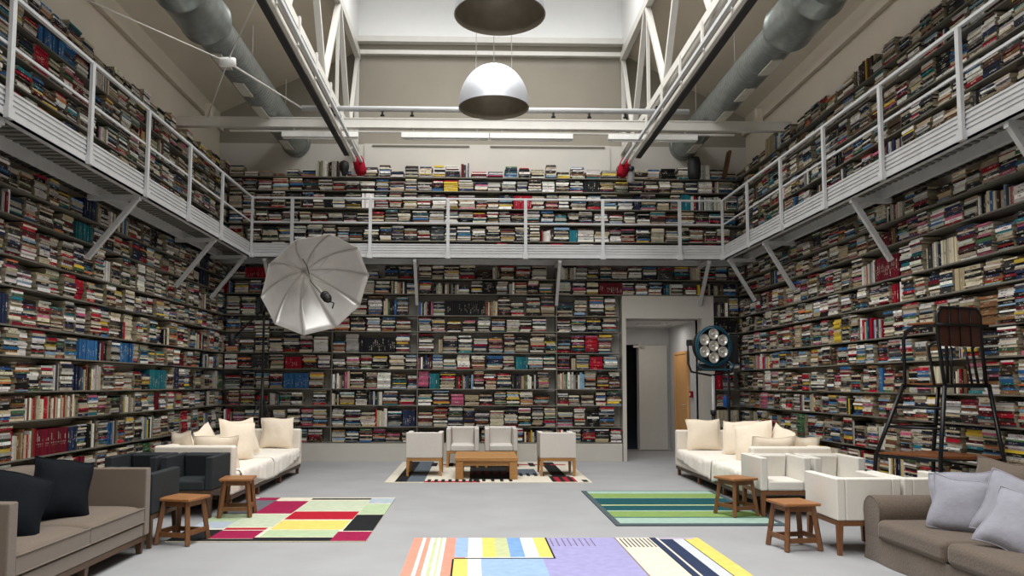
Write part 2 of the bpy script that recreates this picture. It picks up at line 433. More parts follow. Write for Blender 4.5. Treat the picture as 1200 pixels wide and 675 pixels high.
# ------------------------------------------------------------------ roof steelwork
tb = thing('tie_beam', 'long white steel beam spanning the hall below the gable', 'beam')
TY, TZ = 12.5, 5.665
m = MB(); m.bx(XL, XR, TY - .06, TY + .06, TZ + .065, TZ + .08); m.bx(XL, XR, TY - .06, TY + .06, TZ - .08, TZ - .065); m.bx(XL, XR, TY - .05, TY - .035, TZ - .07, TZ + .07)
m.build('beam_profile', steel_w, tb)
m = MB(); m.bx(-4.40, -4.30, TY - .05, TY + .05, TZ + .08, TZ + .30); m.bx(4.66, 4.76, TY - .05, TY + .05, TZ + .08, TZ + .30)
m.build('end_post', ceil_m, tb)
tb2 = thing('lower_tie_rail', 'slim white rail under the long white beam', 'rail')
MB().bx(-4.0, 4.3, TY - .02, TY + .02, TZ - .15, TZ - .125).build('rail', steel_w, tb2)
for xx, lab in ((LXA, 'left'), (LXB, 'right')):
    sgn = -1 if lab == 'left' else 1
    t = thing('lattice_truss', 'white steel lattice truss running along the %s edge of the rooflight' % lab, 'truss', group='roof trusses')
    zb_, zt_ = 5.88, 7.77
    m = MB(); m.bx(xx - .05, xx + .05, YF, YB - .02, zt_ - .14, zt_ + .02); m.build('top_chord', steel_w, t, bevel=.004)
    m = MB(); m.bx(xx - .05, xx - .02, YF, YB - .02, zb_ - .06, zb_ + .06); m.bx(xx + .02, xx + .05, YF, YB - .02, zb_ - .06, zb_ + .06); m.build('bottom_chord', steel_w, t)
    y = 13.6
    while y > -6:
        MB().beam((xx, y, zb_), (xx, y - 1.12, zt_ - .1), .09, .07).build('brace', steel_w, t)
        MB().beam((xx, y - 1.18, zt_ - .1), (xx, y - 2.3, zb_), .09, .07).build('brace', steel_w, t)
        y -= 2.3
    MB().beam((xx, 13.65, zb_), (xx, 14.5, zt_ - .1), .07, .06).build('brace', steel_w, t)
    MB().beam((xx, 14.5, zb_), (xx, 14.5, zt_ - .1), .08, .07).build('brace', steel_w, t)
    MB().beam((xx, 12.4, zb_), (xx, 12.4, zt_ - .1), .05, .05).build('brace', steel_w, t)
    # track with a black strip
    tx = xx + (.10 if sgn < 0 else -.06)
    k = thing('curtain_track', 'white ceiling track with black strip under the %s roof truss' % lab, 'track', group='ceiling tracks')
    MB().bx(tx - .022, tx + .022, 4.0, 13.75, 5.39, 5.45).build('rail', steel_w, k)
    MB().bx(tx - .022 - sgn * .09, tx + .022 - sgn * .09, 4.0, 14.1, 5.42, 5.47).build('inner_rail', gal_m, k)
    MB().bx(tx + sgn * .03, tx + sgn * .115, 4.0, 13.3, 5.36, 5.39).build('black_strip', black_m, k)
    for j in range(9):
        yy = 5.0 + j * 1.02
        MB().bx(tx - .012 - sgn * .045, tx + .012 - sgn * .045, yy - .03, yy + .03, 5.44, 5.80).build('hanger', steel_w, k)
        MB().beam((tx - sgn * .02, yy, 5.46), (tx + sgn * .11, yy + .2, 5.37), .008, .008).build('tie_wire', steel_w, k)
    e = thing('red_sleeve', 'red fabric sleeve over the end of the %s ceiling track' % lab, 'sleeve', (tx - sgn * .05, 13.98, 5.38), group='red track sleeves')
    m = MB(); ang = .45 if sgn < 0 else -.55
    M = Matrix.Rotation(-ang * .6, 3, 'Y')
    m.lathe([(0, .17), (.085, .17), (.10, .1), (.105, 0), (.10, -.13), (.07, -.17), (0, -.17)], 20, M=M); m.build('sleeve_cover', red_m, e)
    if sgn > 0:
        MB().lathe([(0, .06), (.06, .05), (.075, 0), (.07, -.25), (0, -.27)], 16, c=(.13, .03, 0)).build('grey_cap', gal_m, e)
        MB().lathe([(.0, .02), (.05, .02), (.05, -.03), (0, -.03)], 14, M=Matrix.Rotation(PI / 2, 3, 'X'), c=(.12, -.08, -.03)).build('lens', black_m, e)
p = thing('steel_pipe', 'long round steel pipe laid across the two ceiling tracks', 'pipe')
MB().tube([(-2.62, 11.55, 5.57), (3.28, 11.55, 5.57)], .042, 14).build('pipe_tube', gal_m, p)
for x in (-2.1, -1.4, -.95, 1.2, 1.75, 2.3):
    MB().bx(x - .015, x + .015, 11.53, 11.57, 5.48, 5.54).tube([(x - .03, 11.55, 5.47), (x + .03, 11.55, 5.47)], .015).build('hook', blackmetal, p)
for x in (-2.17, 2.8):
    MB().bx(x - .04, x + .04, 11.49, 11.61, 5.47, 5.64).build('clamp', blackmetal, p)
# disc and rods
dk = thing('tie_rod_disc', 'round white disc joining crossed tie rods below the left duct', 'tie rods')
C = Vector((-2.93, 9.0, 5.20))
MB().lathe([(0, .05), (.085, .05), (.10, .04), (.10, -.04), (.085, -.05), (0, -.05)], 20, M=Matrix.Rotation(.5, 3, 'X'), c=C).build('disc', whitepl, dk)
for a_, r_ in (((-2.62, 11.55, 5.57), .013), ((-4.75, 7.0, 5.45), .008), ((-2.02, 7.8, 5.95), .008), ((-4.33, 12.4, 5.72), .008)):
    MB().tube([C, a_], r_, 6).build('rod', steel_w, dk)
# ducts
def duct(name, xx, lab):
    t = thing(name, 'galvanised spiral ventilation duct high on the %s side of the hall' % lab, 'duct', group='ventilation ducts')
    z = 5.98; sg = -1 if lab == 'left' else 1
    M = Matrix.Rotation(PI / 2, 3, 'X')
    prof = []; y = 9.7
    while y < YB - .03:
        prof += [(.238, -y), (.246, -(y + .03)), (.238, -(y + .06))]; y += .085
    MB().lathe(prof, 32, M=M, c=(xx, 0, z)).build('spiral_section', duct_m, t)
    prof = [(.25, -9.75), (.30, -9.66), (.315, -9.6), (.326, -9.58), (.326, -9.54), (.315, -9.52), (.315, -8.75), (.328, -8.73), (.328, -8.69), (.315, -8.67), (.30, -8.5), (.27, -8.45)]
    MB().lathe(prof, 32, M=M, c=(xx, 0, z)).build('wide_section', duct_m, t)
    MB().lathe([(.27, -8.5), (.27, -8.3), (.27, 0)], 32, M=M, c=(xx, 0, z)).build('inlet_section', duct_m, t)
    MB().lathe([(.246, -14.5), (.27, -14.52), (.27, -14.59)], 32, M=M, c=(xx, 0, z)).build('wall_collar', duct_m, t)
    for y in (10.25, 11.25, 12.2, 13.9):
        ang = R(4)
        m = MB()
        for (dy, hw) in ((0, .055),):
            Mx = Matrix.Rotation(-sg * ang, 3, 'Y')
            c = Vector((xx + sg * math.sin(ang) * .25, y, z - math.cos(ang) * .25))
            m.box(c, (.15, .50, .02), M=Mx)
        m.build('air_grille', grille_m, t)
    for y in (9.4, 11.6, 13.7):
        MB().tube([(xx, y, z + .24), (xx, y, z + .9)], .006, 5).build('hanger_rod', steel_w, t)
duct('ventilation_duct', -3.40, 'left'); duct('ventilation_duct', 4.02, 'right')
# pendant lamps
def pendant(y, lab, first=None):
    if first: return dup(first, (.27, y, 5.42), 0, lab)
    t = thing('pendant_lamp', lab, 'lamp', (.27, y, 5.30), group='aluminium dome lamps')
    prof = [(.50, 0)]
    for k in range(1, 17):
        a_ = k / 16 * PI / 2
        prof.append((.50 * math.cos(a_) ** .98 + .0001, .62 * math.sin(a_) ** .95))
    MB().lathe(prof, 48).build('shade', shade_m, t)
    inn = [(r_ * .97, z * .97 - .0) for r_, z in prof]
    MB().lathe([(.50, 0), (.485, 0)] + inn[1:], 48).build('shade_lining', shadein_m, t)
    MB().lathe([(0, .5), (.06, .5), (.07, .36), (.05, .30), (0, .29)], 16).build('bulb', whitepl, t)
    for a_ in range(3):
        q = a_ * 2 * PI / 3 + .5
        MB().tube([(.30 * math.cos(q), .30 * math.sin(q), .50), (.26 * math.cos(q), .26 * math.sin(q), 3.8)], .005, 5).build('suspension_wire', steel_w, t)
    return t
pl = pendant(10.72, 'silver dome pendant lamp hanging lower in view, whole, before the long white beam')
pendant(8.2, 'larger looking silver dome pendant lamp cut off by the top of view', pl)
pendant(5.6, 'silver dome pendant lamp', pl) if False else None
# fluorescent fittings
def tube_lamp(x0, x1, y, z, lab):
    t = thing('fluorescent_light', lab, 'light', group='fluorescent fittings')
    m = MB(); m.bx(x0, x1, y - .05, y + .05, z, z + .085); m.build('housing', whitepl, t, bevel=.008)
    MB().tube([(x0 + .03, y, z - .012), (x1 - .03, y, z - .012)], .016, 10).build('tube', whitepl, t)
    for x in (x0 + .2, x1 - .2): MB().bx(x - .01, x + .01, y - .01, y + .01, z + .05, z + .17).build('hanger', steel_w, t)
tube_lamp(-1.2, .24, 12.5, 5.425, 'white fluorescent fitting below the long beam, left of the centre pair')
tube_lamp(.25, 1.62, 12.5, 5.425, 'white fluorescent fitting below the long beam, right of the centre pair')
tube_lamp(-3.15, -1.9, 12.5, 5.425, 'white fluorescent fitting below the long beam beside the left duct')
tube_lamp(2.2, 3.68, 12.5, 5.425, 'white fluorescent fitting below the long beam beside the right duct')

# ------------------------------------------------------------------ shelves and books
LOW = [.35, .63, 1.02, 1.32, 1.68, 1.98, 2.37, 2.67, 3.07, 3.35]
UPP = [3.80, 4.06, 4.38, 4.67, 5.0, 5.26]
ORD = ['zeroth', 'first', 'second', 'third', 'fourth', 'fifth', 'sixth', 'seventh', 'eighth', 'ninth', 'tenth', 'eleventh', 'twelfth', 'thirteenth', 'fourteenth', 'fifteenth', 'sixteenth', 'seventeenth', 'eighteenth', 'nineteenth', 'twentieth']
for k in range(1, 10): ORD.append('twenty-' + ORD[k])
ORD.append('thirtieth')
for k in range(1, 10): ORD.append('thirty-' + ORD[k])
def wpt(side, s, d, z):
    """s along the wall, d outwards (into the room) from the shelf front"""
    if side == 'left': return (BL + d, s, z)
    if side == 'right': return (BR - d, s, z)
    return (s, BB - d, z)
def wbox(m, side, s0, s1, d0, d1, z0, z1):
    p, q = wpt(side, s0, d0, z0), wpt(side, s1, d1, z1)
    m.bx(min(p[0], q[0]), max(p[0], q[0]), min(p[1], q[1]), max(p[1], q[1]), z0, z1)
PAL = [  # name, rgb, weight
    ('white', (232, 229, 222), 19), ('cream', (208, 198, 174), 14), ('pale grey', (176, 174, 168), 11), ('beige', (172, 156, 128), 9),
    ('black', (22, 22, 25), 14), ('dark grey', (60, 61, 64), 8), ('dark brown', (66, 48, 38), 6), ('navy blue', (34, 44, 74), 5),
    ('red', (168, 16, 42), 4.5), ('dark red', (104, 14, 34), 3.2), ('pink', (190, 96, 128), 1.6), ('blue', (48, 100, 152), 3),
    ('pale blue', (132, 166, 190), 2), ('teal', (30, 110, 122), 2), ('green', (66, 104, 70), 2), ('yellow', (218, 186, 64), 1.8),
    ('orange', (196, 110, 60), .6), ('brown', (122, 84, 54), 4)]
PN = [p[0] for p in PAL]; PW = [p[2] for p in PAL]
PC = {p[0]: p[1] for p in PAL}
UPR = {'back': (-2.6, -1.03, 1.53), 'left': (), 'right': ()}
SETS = {('left', 1): [(7.85, 8.3, 'mix'), (8.3, 8.92, 'dark red'), (8.92, 9.14, 'navy blue')], ('left', 2): [(7.97, 9.1, 'mix')],
        ('back', 7): [(-.47, .2, 'black'), (.2, .42, 'mix')], ('back', 5): [(-2.2, -1.45, 'black')], ('back', 3): [(-3.45, -3.05, 'blue')],
        ('back', 8): [(2.35, 2.75, 'dark red')], ('right', 7): [(8.95, 9.4, 'dark red')], ('left', 3): [(11.0, 11.7, 'teal')]}
BOOKS = []      # dict(side,s,d,z, L,T,D, rot, lean, up, col, name, row, stack, idx)
def pick(vivid=1):
    return rnd.choices(PN, [w_ * (vivid if i >= 8 else 1) for i, w_ in enumerate(PW)])[0]
def fill(side, s0, s1, z, gap, row, vivid=1, top=False, p_up=.12, gaps=.03):
    s = s0 + .01; st = 0; ups = [q_ for q_ in UPR[side] if s0 < q_ < s1] if row[0] == 'low' else []
    rev = side == 'right'
    while s < s1 - .15:
        st += 1
        nx_ = [q_ for q_ in ups if q_ > s - .012]
        lim = min(nx_) - .012 if nx_ else s1
        if lim - s < .17 and nx_: s = min(nx_) + .014; continue
        st_ = SETS.get((side, row[1]), []) if row[0] == 'low' else []
        here = [k_ for k_ in st_ if k_[0] - .14 < s < k_[1] - .04]
        if here:
            e_, cl_ = here[0][1], here[0][2]
            hh = .84 * min(gap, .33); i = 0
            while s < e_ and s < lim - .05:
                T = .034 if cl_ != 'mix' else rnd.uniform(.022, .045); i += 1
                h_ = hh if cl_ != 'mix' else hh * rnd.uniform(.85, 1.08)
                BOOKS.append(dict(side=side, s=s + T / 2, d=-.13, z=z + h_ / 2, L=T * .97, T=h_, D=.22, rot=0, lean=0, up=True,
                                  name=cl_ if cl_ != 'mix' else rnd.choice(('cream', 'cream', 'white', 'beige', 'brown', 'red')), row=row, stack=st, idx=i))
                s += T + .001
            s += .008
            continue
        q = rnd.random()
        if q < gaps: s += rnd.uniform(.05, .16); continue
        if q < gaps + p_up:
            nb = rnd.randint(3, 14) if rnd.random() < .5 else rnd.randint(2, 6); same = rnd.random() < .4; base = rnd.choice(('black', 'dark grey', 'dark brown', 'dark red', 'navy blue', 'teal', 'cream', 'red', 'beige', 'white', 'blue'))
            hh = rnd.uniform(.72, .95) * min(gap, .34)
            for i in range(nb):
                T = rnd.uniform(.018, .05) if not same else .036
                if s + T > lim: break
                h_ = hh if same else hh * rnd.uniform(.82, 1.04)
                h_ = min(h_, gap - .012)
                lean = 0
                nmc = base if same else pick(vivid)
                BOOKS.append(dict(side=side, s=s + T / 2, d=-rnd.uniform(.01, .035) - .11, z=z + h_ / 2, L=T * .97, T=h_, D=.22, rot=0, lean=lean, up=True, name=nmc, row=row, stack=st, idx=i + 1))
                s += T + .001
            s += rnd.uniform(.002, .012)
            continue
        wd = rnd.choice((.20, .22, .24, .25, .26, .28)) * rnd.uniform(.96, 1.08)
        if s + wd > lim:
            wd = lim - s - .002
            if wd < .16: break
        hmax = gap * rnd.choice((.72, .82, .88, .92, .95, .97, .99, .99)) if not top else rnd.uniform(.10, .26)
        zz = z; i = 0; cs = s + wd / 2
        series = rnd.random() < .07; sc = pick(vivid * 2); st_T = rnd.uniform(.025, .04)
        off = rnd.uniform(-.03, .03)
        while True:
            T = rnd.choice((.013, .016, .019, .022, .025, .03, .036)) * rnd.uniform(.9, 1.15)
            if series: T = st_T
            if zz + T > z + min(hmax, gap - .008): break
            i += 1
            L_ = wd * (rnd.uniform(.84, 1.0) if not series else .97)
            BOOKS.append(dict(side=side, s=cs + rnd.uniform(-.5, .5) * (wd - L_) + rnd.uniform(-.006, .006), d=-.125 + off + rnd.uniform(-.012, .012), z=zz + T / 2,
                              L=L_, T=T * .965, D=.21, rot=rnd.gauss(0, .02), lean=0, up=False, name=sc if series and rnd.random() < .85 else pick(vivid), row=row, stack=st, idx=i))
            zz += T
        s += wd + (rnd.choice((.004, .008, .014, .02)) if side != 'back' else rnd.choice((.006, .012, .02, .03)))
boards = []
def shelf(side, s0, s1, z, lab, cat='shelf'):
    t = MB(); wbox(t, side, s0, s1, -.27, .0, z - .016, z)
    o = t.build('wall_shelf', shelf_m); tag(o, lab, cat, 'wall shelves'); boards.append(o)
side_s = {'left': (5.2, 14.5), 'right': (4.6, 14.5), 'back': (BL + .02, BR - .02)}
for side in ('left', 'back', 'right'):
    s0, s1 = side_s[side]
    for i, z in enumerate(LOW):
        gap = (LOW + [3.64])[i + 1] - z - .02
        if side == 'back':
            spans = [(s0, DX0 - .1)] if i < 8 else [(s0, s1)]
            if i < 8: spans.append((DX1 + .24, s1))
        else: spans = [(s0, s1)]
        for n, (a_, b_) in enumerate(spans):
            w_ = '' if len(spans) == 1 else (' left of the doorway' if n == 0 else ' right of the doorway')
            shelf(side, a_, b_, z, '%s shelf board from the floor on the %s wall%s' % (ORD[i + 1], side, w_))
            fill(side, a_, b_, z, gap, ('low', i), vivid=1.35 if i < 6 else .9, gaps=.03 if n == 0 else .0)
    for i, z in enumerate(UPP):
        topr = i == len(UPP) - 1
        gap = ((UPP[i + 1] - z - .02) if not topr else .42)
        shelf(side, s0, s1, z, '%s shelf board above the gallery floor on the %s wall' % (ORD[i + 1], side))
        fill(side, s0, s1, z, gap, ('up', i), vivid=.9, top=topr, p_up=.10 if not topr else .05)
# uprights
for side, ss in (('back', (-2.6, -1.03, 1.53)),):
    for n, s in enumerate(ss):
        t = MB(); wbox(t, side, s - .008, s + .008, -.26, -.006, .34, 3.62)
        o = t.build('shelf_upright', shelf_m)
        lab = {'back': 'thin upright panel between shelves on the back wall, %s from the left',
               'left': 'thin upright panel between shelves on the left wall, %s nearest',
               'right': 'thin upright panel between shelves on the right wall, %s nearest'}[side] % ORD[n + 1]
        tag(o, lab, 'shelf upright', 'shelf uprights')
def book_boxes(m, b, local=False, detailed=False):
    side = b['side']
    c = Vector(wpt(side, b['s'], b['d'], b['z'])) if not local else Vector((0, 0, 0))
    if side == 'back': ax, out = Vector((1, 0, 0)), Vector((0, -1, 0))
    elif side == 'left': ax, out = Vector((0, 1, 0)), Vector((1, 0, 0))
    else: ax, out = Vector((0, -1, 0)), Vector((-1, 0, 0))
    ca, sa = math.cos(b['rot']), math.sin(b['rot'])
    A = ax * ca + out * sa; O = out * ca - ax * sa; Z = Vector((0, 0, 1))
    j = b['seed']
    rr = random.Random(j)
    kk = rr.uniform(.76, 1.06); base = srgb(*[max(6, min(240, v * kk + rr.uniform(-4, 4))) for v in PC[b['name']]])
    lum = sum(base[:3])
    tc_ = (190, 184, 168) if lum < .9 else rr.choice(((50, 50, 54), (120, 60, 60), (70, 70, 76)))
    tl = srgb(*tc_); tk = rr.choice((0, .35, .6, .85)); tit = tuple(base[i] * (1 - tk) + tl[i] * tk for i in range(3)) + (1,)
    pg_ = rr.uniform(-22, 8); page = srgb(*[v + pg_ for v in (160, 150, 128)])
    L, T, D = b['L'] / 2, b['T'] / 2, b['D'] / 2
    def bx(a0, a1, o0, o1, z0, z1, cols, uv=None):
        k = len(m.v)
        for o_ in (o0, o1):
            for a_, z_ in ((a0, z0), (a1, z0), (a1, z1), (a0, z1)):
                p = c + A * a_ + O * o_ + Z * z_; m.v.append((p.x, p.y, p.z))
        # winding: front face (towards the room) first
        fs = [((4, 5, 6, 7), 'f'), ((1, 0, 3, 2), 'b'), ((0, 1, 5, 4), 'd'), ((3, 7, 6, 2), 'u'), ((1, 2, 6, 5), 'r'), ((0, 4, 7, 3), 'l')]
        for q, w_ in fs:
            m.face([k + i for i in q], col=cols[w_], tit=tit, uv=uv if w_ == 'f' else None)
    a_ = rr.uniform(.08, .45); w_ = rr.uniform(.25, .5)
    u0, u1 = -a_ / w_, (1 - a_) / w_
    if b['up']: uv = [(.35 if 0 else -a_ / w_, 0)] * 0 or [(u0, 0), (u0, 1), (u1, 1), (u1, 0)]
    else: uv = [(u0, 0), (u1, 0), (u1, 1), (u0, 1)]
    if not detailed:
        cols = dict(f=base, b=page, d=base if not b['up'] else page, u=base if not b['up'] else page, r=page if not b['up'] else base, l=page if not b['up'] else base)
        bx(-L, L, -D, D, -T, T, cols, uv)
    else:
        cc = {k_: base for k_ in 'fbdurl'}; pc = {k_: page for k_ in 'fbdurl'}
        t = min(.003, min(L, T) * .2)
        bx(-L, L, D - t, D, -T, T, cc, uv)
        if b['up']:
            bx(-L, -L + t, -D, D - t, -T, T, cc); bx(L - t, L, -D, D - t, -T, T, cc)
            bx(-L + t, L - t, -D + .004, D - t, -T + .004, T - .004, pc)
        else:
            bx(-L, L, -D, D - t, T - t, T, cc); bx(-L, L, -D, D - t, -T, -T + t, cc)
            bx(-L + .004, L - .004, -D + .004, D - t, -T + t, T - t, pc)
    return c
# choose the 300 that show largest
FURN = [(0, 536, 125, 675), (120, 525, 293, 675), (183, 498, 357, 675), (787, 490, 960, 675), (866, 522, 1130, 675), (1005, 540, 1200, 675),
        (1040, 355, 1180, 548), (312, 276, 432, 396)]
for j, b in enumerate(BOOKS):
    b['seed'] = j
    p = wpt(b['side'], b['s'], b['d'] + b['D'] / 2, b['z'])
    u, v = project(p)
    b['area'] = 0
    if 2 < u < 1198 and 2 < v < 673 and not any(x0 < u < x1 and y0 < v < y1 for x0, y0, x1, y1 in FURN):
        if b['side'] != 'back':
            gx = GX0 if b['side'] == 'left' else GX1
            zr = H + (p[2] - H) * gx / p[0]
            if ZB - .02 < zr < ZB + .27 or (b['row'][0] == 'up' and zr < ZB + .27): continue
        if b['side'] == 'back': L0, L1 = (b['s'] - b['L'] / 2, b['s'] + b['L'] / 2)
        else: L0, L1 = b['s'] - b['L'] / 2, b['s'] + b['L'] / 2
        c0 = project(wpt(b['side'], L0, b['d'] + .08, b['z'])); c1 = project(wpt(b['side'], L1, b['d'] + .08, b['z']))
        t0 = project(wpt(b['side'], b['s'], b['d'] + .08, b['z'] - b['T'] / 2)); t1 = project(wpt(b['side'], b['s'], b['d'] + .08, b['z'] + b['T'] / 2))
        b['area'] = abs(c1[0] - c0[0]) * abs(t1[1] - t0[1])
order = sorted(range(len(BOOKS)), key=lambda j: -BOOKS[j]['area'])
CH = set(order[:300])
print('BOOKS', len(BOOKS), 'smallest chosen area', BOOKS[order[299]]['area'])
stuff = MB()
# visible stack numbering from the photo's edge
vis = {}
for b in BOOKS:
    p = project(wpt(b['side'], b['s'], b['d'] + .08, b['z']))
    if 2 < p[0] < 1198: vis.setdefault((b['side'], b['row']), set()).add(b['stack'])
rank = {}
for key, st in vis.items():
    for n, q in enumerate(sorted(st)): rank[key + (q,)] = n + 1
seen = {}
for j, b in enumerate(BOOKS):
    if j not in CH: book_boxes(stuff, b); continue
    m = MB(); c = book_boxes(m, b, local=True, detailed=True)
    o = m.build('book', book_m); o.location = wpt(b['side'], b['s'], b['d'], b['z'])
    zone = ('gallery ' if b['row'][0] == 'up' else '') + 'shelf'
    rk = rank.get((b['side'], b['row'], b['stack']), 0)
    row = ORD[b['row'][1] + 1]
    if b['up']: lab = '%s upright book, %s in %s cluster from picture edge, %s wall %s %s' % (b['name'], ORD[b['idx']], ORD[rk], b['side'], row, zone)
    else: lab = '%s book %s up in %s stack from picture edge, %s wall %s %s' % (b['name'], ORD[b['idx']], ORD[rk], b['side'], row, zone)
    tag(o, lab, 'book', 'books on the wall shelves')
    seen[lab] = seen.get(lab, 0) + 1
    if len(lab.split()) > 16: print('LONG', lab)
print('dup labels', [k for k, v in seen.items() if v > 1])
o = stuff.build('books', book_m)
tag(o, 'thousands of small books stacked flat and upright on every wall shelf', 'books', kind='stuff')

# clutter on the top shelf
m = MB(); M = Matrix.Rotation(R(12), 3, 'Y'); m.box((4.72, BB - .1, 5.52), (.05, .16, .50), M=M)
tag(m.build('wooden_board', brownboard), 'brown wooden board leaning on the top shelf in the right corner', 'board')
m = MB(); m.lathe([(0, 0), (.11, 0), (.125, .1), (.12, .3), (.10, .40), (0, .43)], 18, c=(4.13, BB - .02, 5.262))
tag(m.build('cylindrical_case', black_m), 'tall black cylindrical case on top shelf below the right duct', 'case')
m = MB(); m.lathe([(0, 0), (.04, 0), (.05, .05), (.08, .1), (.095, .17), (.08, .25), (.03, .28), (0, .285)], 18, c=(-2.42, BB - .05, 5.262))
tag(m.build('round_black_pot', black_m), 'small round black pot on top shelf beside the left red sleeve', 'pot')
m = MB(); m.lathe([(0, 0), (.055, 0), (.06, .02), (.06, .12), (.04, .14), (0, .142)], 18, c=(-2.22, BB - .12, 5.262))
tag(m.build('white_jar', whitepl), 'white jar on the top shelf left of the red sleeve', 'jar')

# ------------------------------------------------------------------ rugs
def rtone(c):
    g_ = sum(c) / 3
    return tuple((g_ + (v - g_) * .86) * .93 for v in c)
def rug(name, label, x0, x1, y0, y1, base, rects, thick=.012):
    xs = sorted({x0, x1} | {max(x0, min(x1, r_[i])) for r_ in rects for i in (0, 2)})
    ys = sorted({y0, y1} | {max(y0, min(y1, r_[i])) for r_ in rects for i in (1, 3)})
    m = MB()
    for i in range(len(xs) - 1):
        for j in range(len(ys) - 1):
            cx, cy = (xs[i] + xs[i + 1]) / 2, (ys[j] + ys[j + 1]) / 2; c = base
            for r_ in rects:
                if min(r_[0], r_[2]) < cx < max(r_[0], r_[2]) and min(r_[1], r_[3]) < cy < max(r_[1], r_[3]): c = r_[4]
            k = len(m.v)
            m.v += [(xs[i], ys[j], thick), (xs[i + 1], ys[j], thick), (xs[i + 1], ys[j + 1], thick), (xs[i], ys[j + 1], thick)]
            c = rtone(c); m.face((k, k + 1, k + 2, k + 3), col=srgb(*c), tit=srgb(*c))
    k = len(m.v); z0 = .0012
    m.v += [(x0, y0, z0), (x1, y0, z0), (x1, y1, z0), (x0, y1, z0), (x0, y0, thick), (x1, y0, thick), (x1, y1, thick), (x0, y1, thick)]
    for q in ((0, 1, 5, 4), (1, 2, 6, 5), (2, 3, 7, 6), (3, 0, 4, 7), (0, 3, 2, 1)): m.face([k + i for i in q], col=srgb(*base), tit=srgb(*base))
    return tag(m.build(name, rug_m), label, 'rug')
CRM, SAG, SAG2, MAG, RED, YEL, BLK, GRY, PBL = (226, 218, 196), (196, 208, 178), (182, 204, 160), (168, 16, 72), (194, 14, 38), (234, 212, 100), (28, 30, 32), (104, 108, 116), (172, 186, 200)
rug('patchwork_rug', 'flat woven rug of red, yellow, black and sage blocks in front of left stools', -2.72, -.95, 7.02, 9.66, CRM, [
    (-2.60, 9.44, -2.35, 9.66, MAG), (-2.66, 8.48, -2.33, 9.40, GRY), (-2.345, 8.48, -1.95, 9.38, MAG), (-1.945, 9.48, -1.235, 9.6, BLK), (-1.235, 9.20, -.95, 9.60, PBL),
    (-1.94, 8.66, -1.24, 9.40, SAG), (-1.235, 8.43, -.95, 9.16, SAG2), (-1.94, 8.12, -1.24, 8.62, RED), (-1.235, 7.49, -.95, 8.41, BLK), (-2.72, 8.45, -2.35, 9.6, GRY),
    (-2.35, 8.48, -1.95, 9.38, MAG), (-2.60, 9.44, -2.35, 9.66, MAG),
    (-2.40, 7.70, -1.95, 8.44, SAG), (-2.72, 8.0, -2.40, 8.44, SAG2), (-2.72, 7.62, -2.40, 8.0, PBL), (-1.94, 7.56, -1.25, 8.06, YEL), (-1.94, 7.20, -1.27, 7.54, SAG2),
    (-2.38, 7.55, -1.98, 7.66, RED), (-2.38, 7.13, -1.98, 7.52, MAG), (-2.72, 7.02, -2.38, 7.56, BLK), (-1.98, 7.02, -1.27, 7.18, BLK), (-2.38, 7.02, -1.98, 7.12, BLK), (-1.27, 7.02, -.95, 7.46, MAG)])
MNT, GRN, DTL, BOR = (158, 190, 174), (132, 164, 84), (18, 82, 90), (78, 92, 98)
rug('striped_green_rug', 'green and teal striped rug with grey border before the right stools', 1.42, 3.14, 7.78, 10.28, BOR, [
    (1.48, 7.88, 3.08, 10.24, MNT), (1.48, 9.62, 3.08, 10.0, GRN), (1.48, 9.08, 3.08, 9.60, DTL), (1.48, 8.68, 3.08, 9.02, DTL), (1.48, 9.04, 3.08, 9.09, (206, 206, 120)),
    (1.48, 8.26, 3.08, 8.62, GRN), (1.48, 8.20, 3.08, 8.26, (50, 110, 96)), (1.48, 8.64, 3.08, 8.68, MNT)])
SAL, LBL, BLU, LVD, WHT, NVY = (236, 150, 126), (150, 182, 218), (118, 164, 222), (160, 156, 208), (232, 232, 230), (44, 58, 92)
fr = [(-.53, 4.2, -.45, 7.15, SAL), (-.45, 4.2, -.42, 7.15, WHT), (-.42, 4.2, -.38, 7.15, SAL), (-.38, 4.2, -.345, 7.15, WHT), (-.345, 4.2, -.315, 7.15, (200, 208, 160)), (-.315, 4.2, -.29, 7.15, WHT), (-.29, 4.2, -.27, 7.15, (200, 208, 160)), (-.27, 4.2, -.24, 7.15, WHT),
      (-.24, 4.2, -.06, 7.15, SAL), (-.19 + .03, 4.2, -.14, 7.15, SAL)]
for i, c in enumerate((LBL, WHT, YEL, (196, 204, 150), BLU, WHT, YEL)):
    e = [-.055, .075, .19, .305, .425, .54, .60, .67]; e = [-.15, -.04, .08, .19, .305, .425, .54, .65]
    fr.append((e[i], 6.36, e[i + 1], 7.15, c))
fr += [(-.15, 4.2, -.04, 6.3, YEL), (-.04, 4.2, .065, 6.3, WHT), (.065, 4.2, .56, 6.3, LBL), (.56, 4.2, 1.28, 6.3, LVD), (.65, 6.2, 1.28, 7.15, LVD), (-.15, 6.30, .65, 6.335, BLK), (-.165, 4.2, -.15, 6.3, BLK), (.65, 6.3, .665, 7.15, BLK),
       (1.28, 4.2, 1.60, 7.15, (224, 216, 198)), (1.28, 4.2, 1.295, 7.15, (150, 130, 120)), (1.60, 4.2, 1.80, 7.15, NVY), (1.80, 4.2, 1.90, 7.15, (206, 210, 216)), (1.90, 4.2, 1.91, 7.15, BLK), (1.60, 4.2, 1.61, 7.15, BLK),
       (1.66, 4.2, 1.68, 7.15, (224, 216, 198)), (1.91, 4.2, 2.05, 7.15, YEL), (1.68, 7.08, 2.0, 7.15, (190, 176, 200))]
for i in range(8):
    fr.append((.69 + i * .052, 6.78, .70 + i * .052, 7.12, (112, 92, 120)))
    fr.append((1.32 + i * .036, 6.74, 1.333 + i * .036, 7.12, (70, 64, 66)))
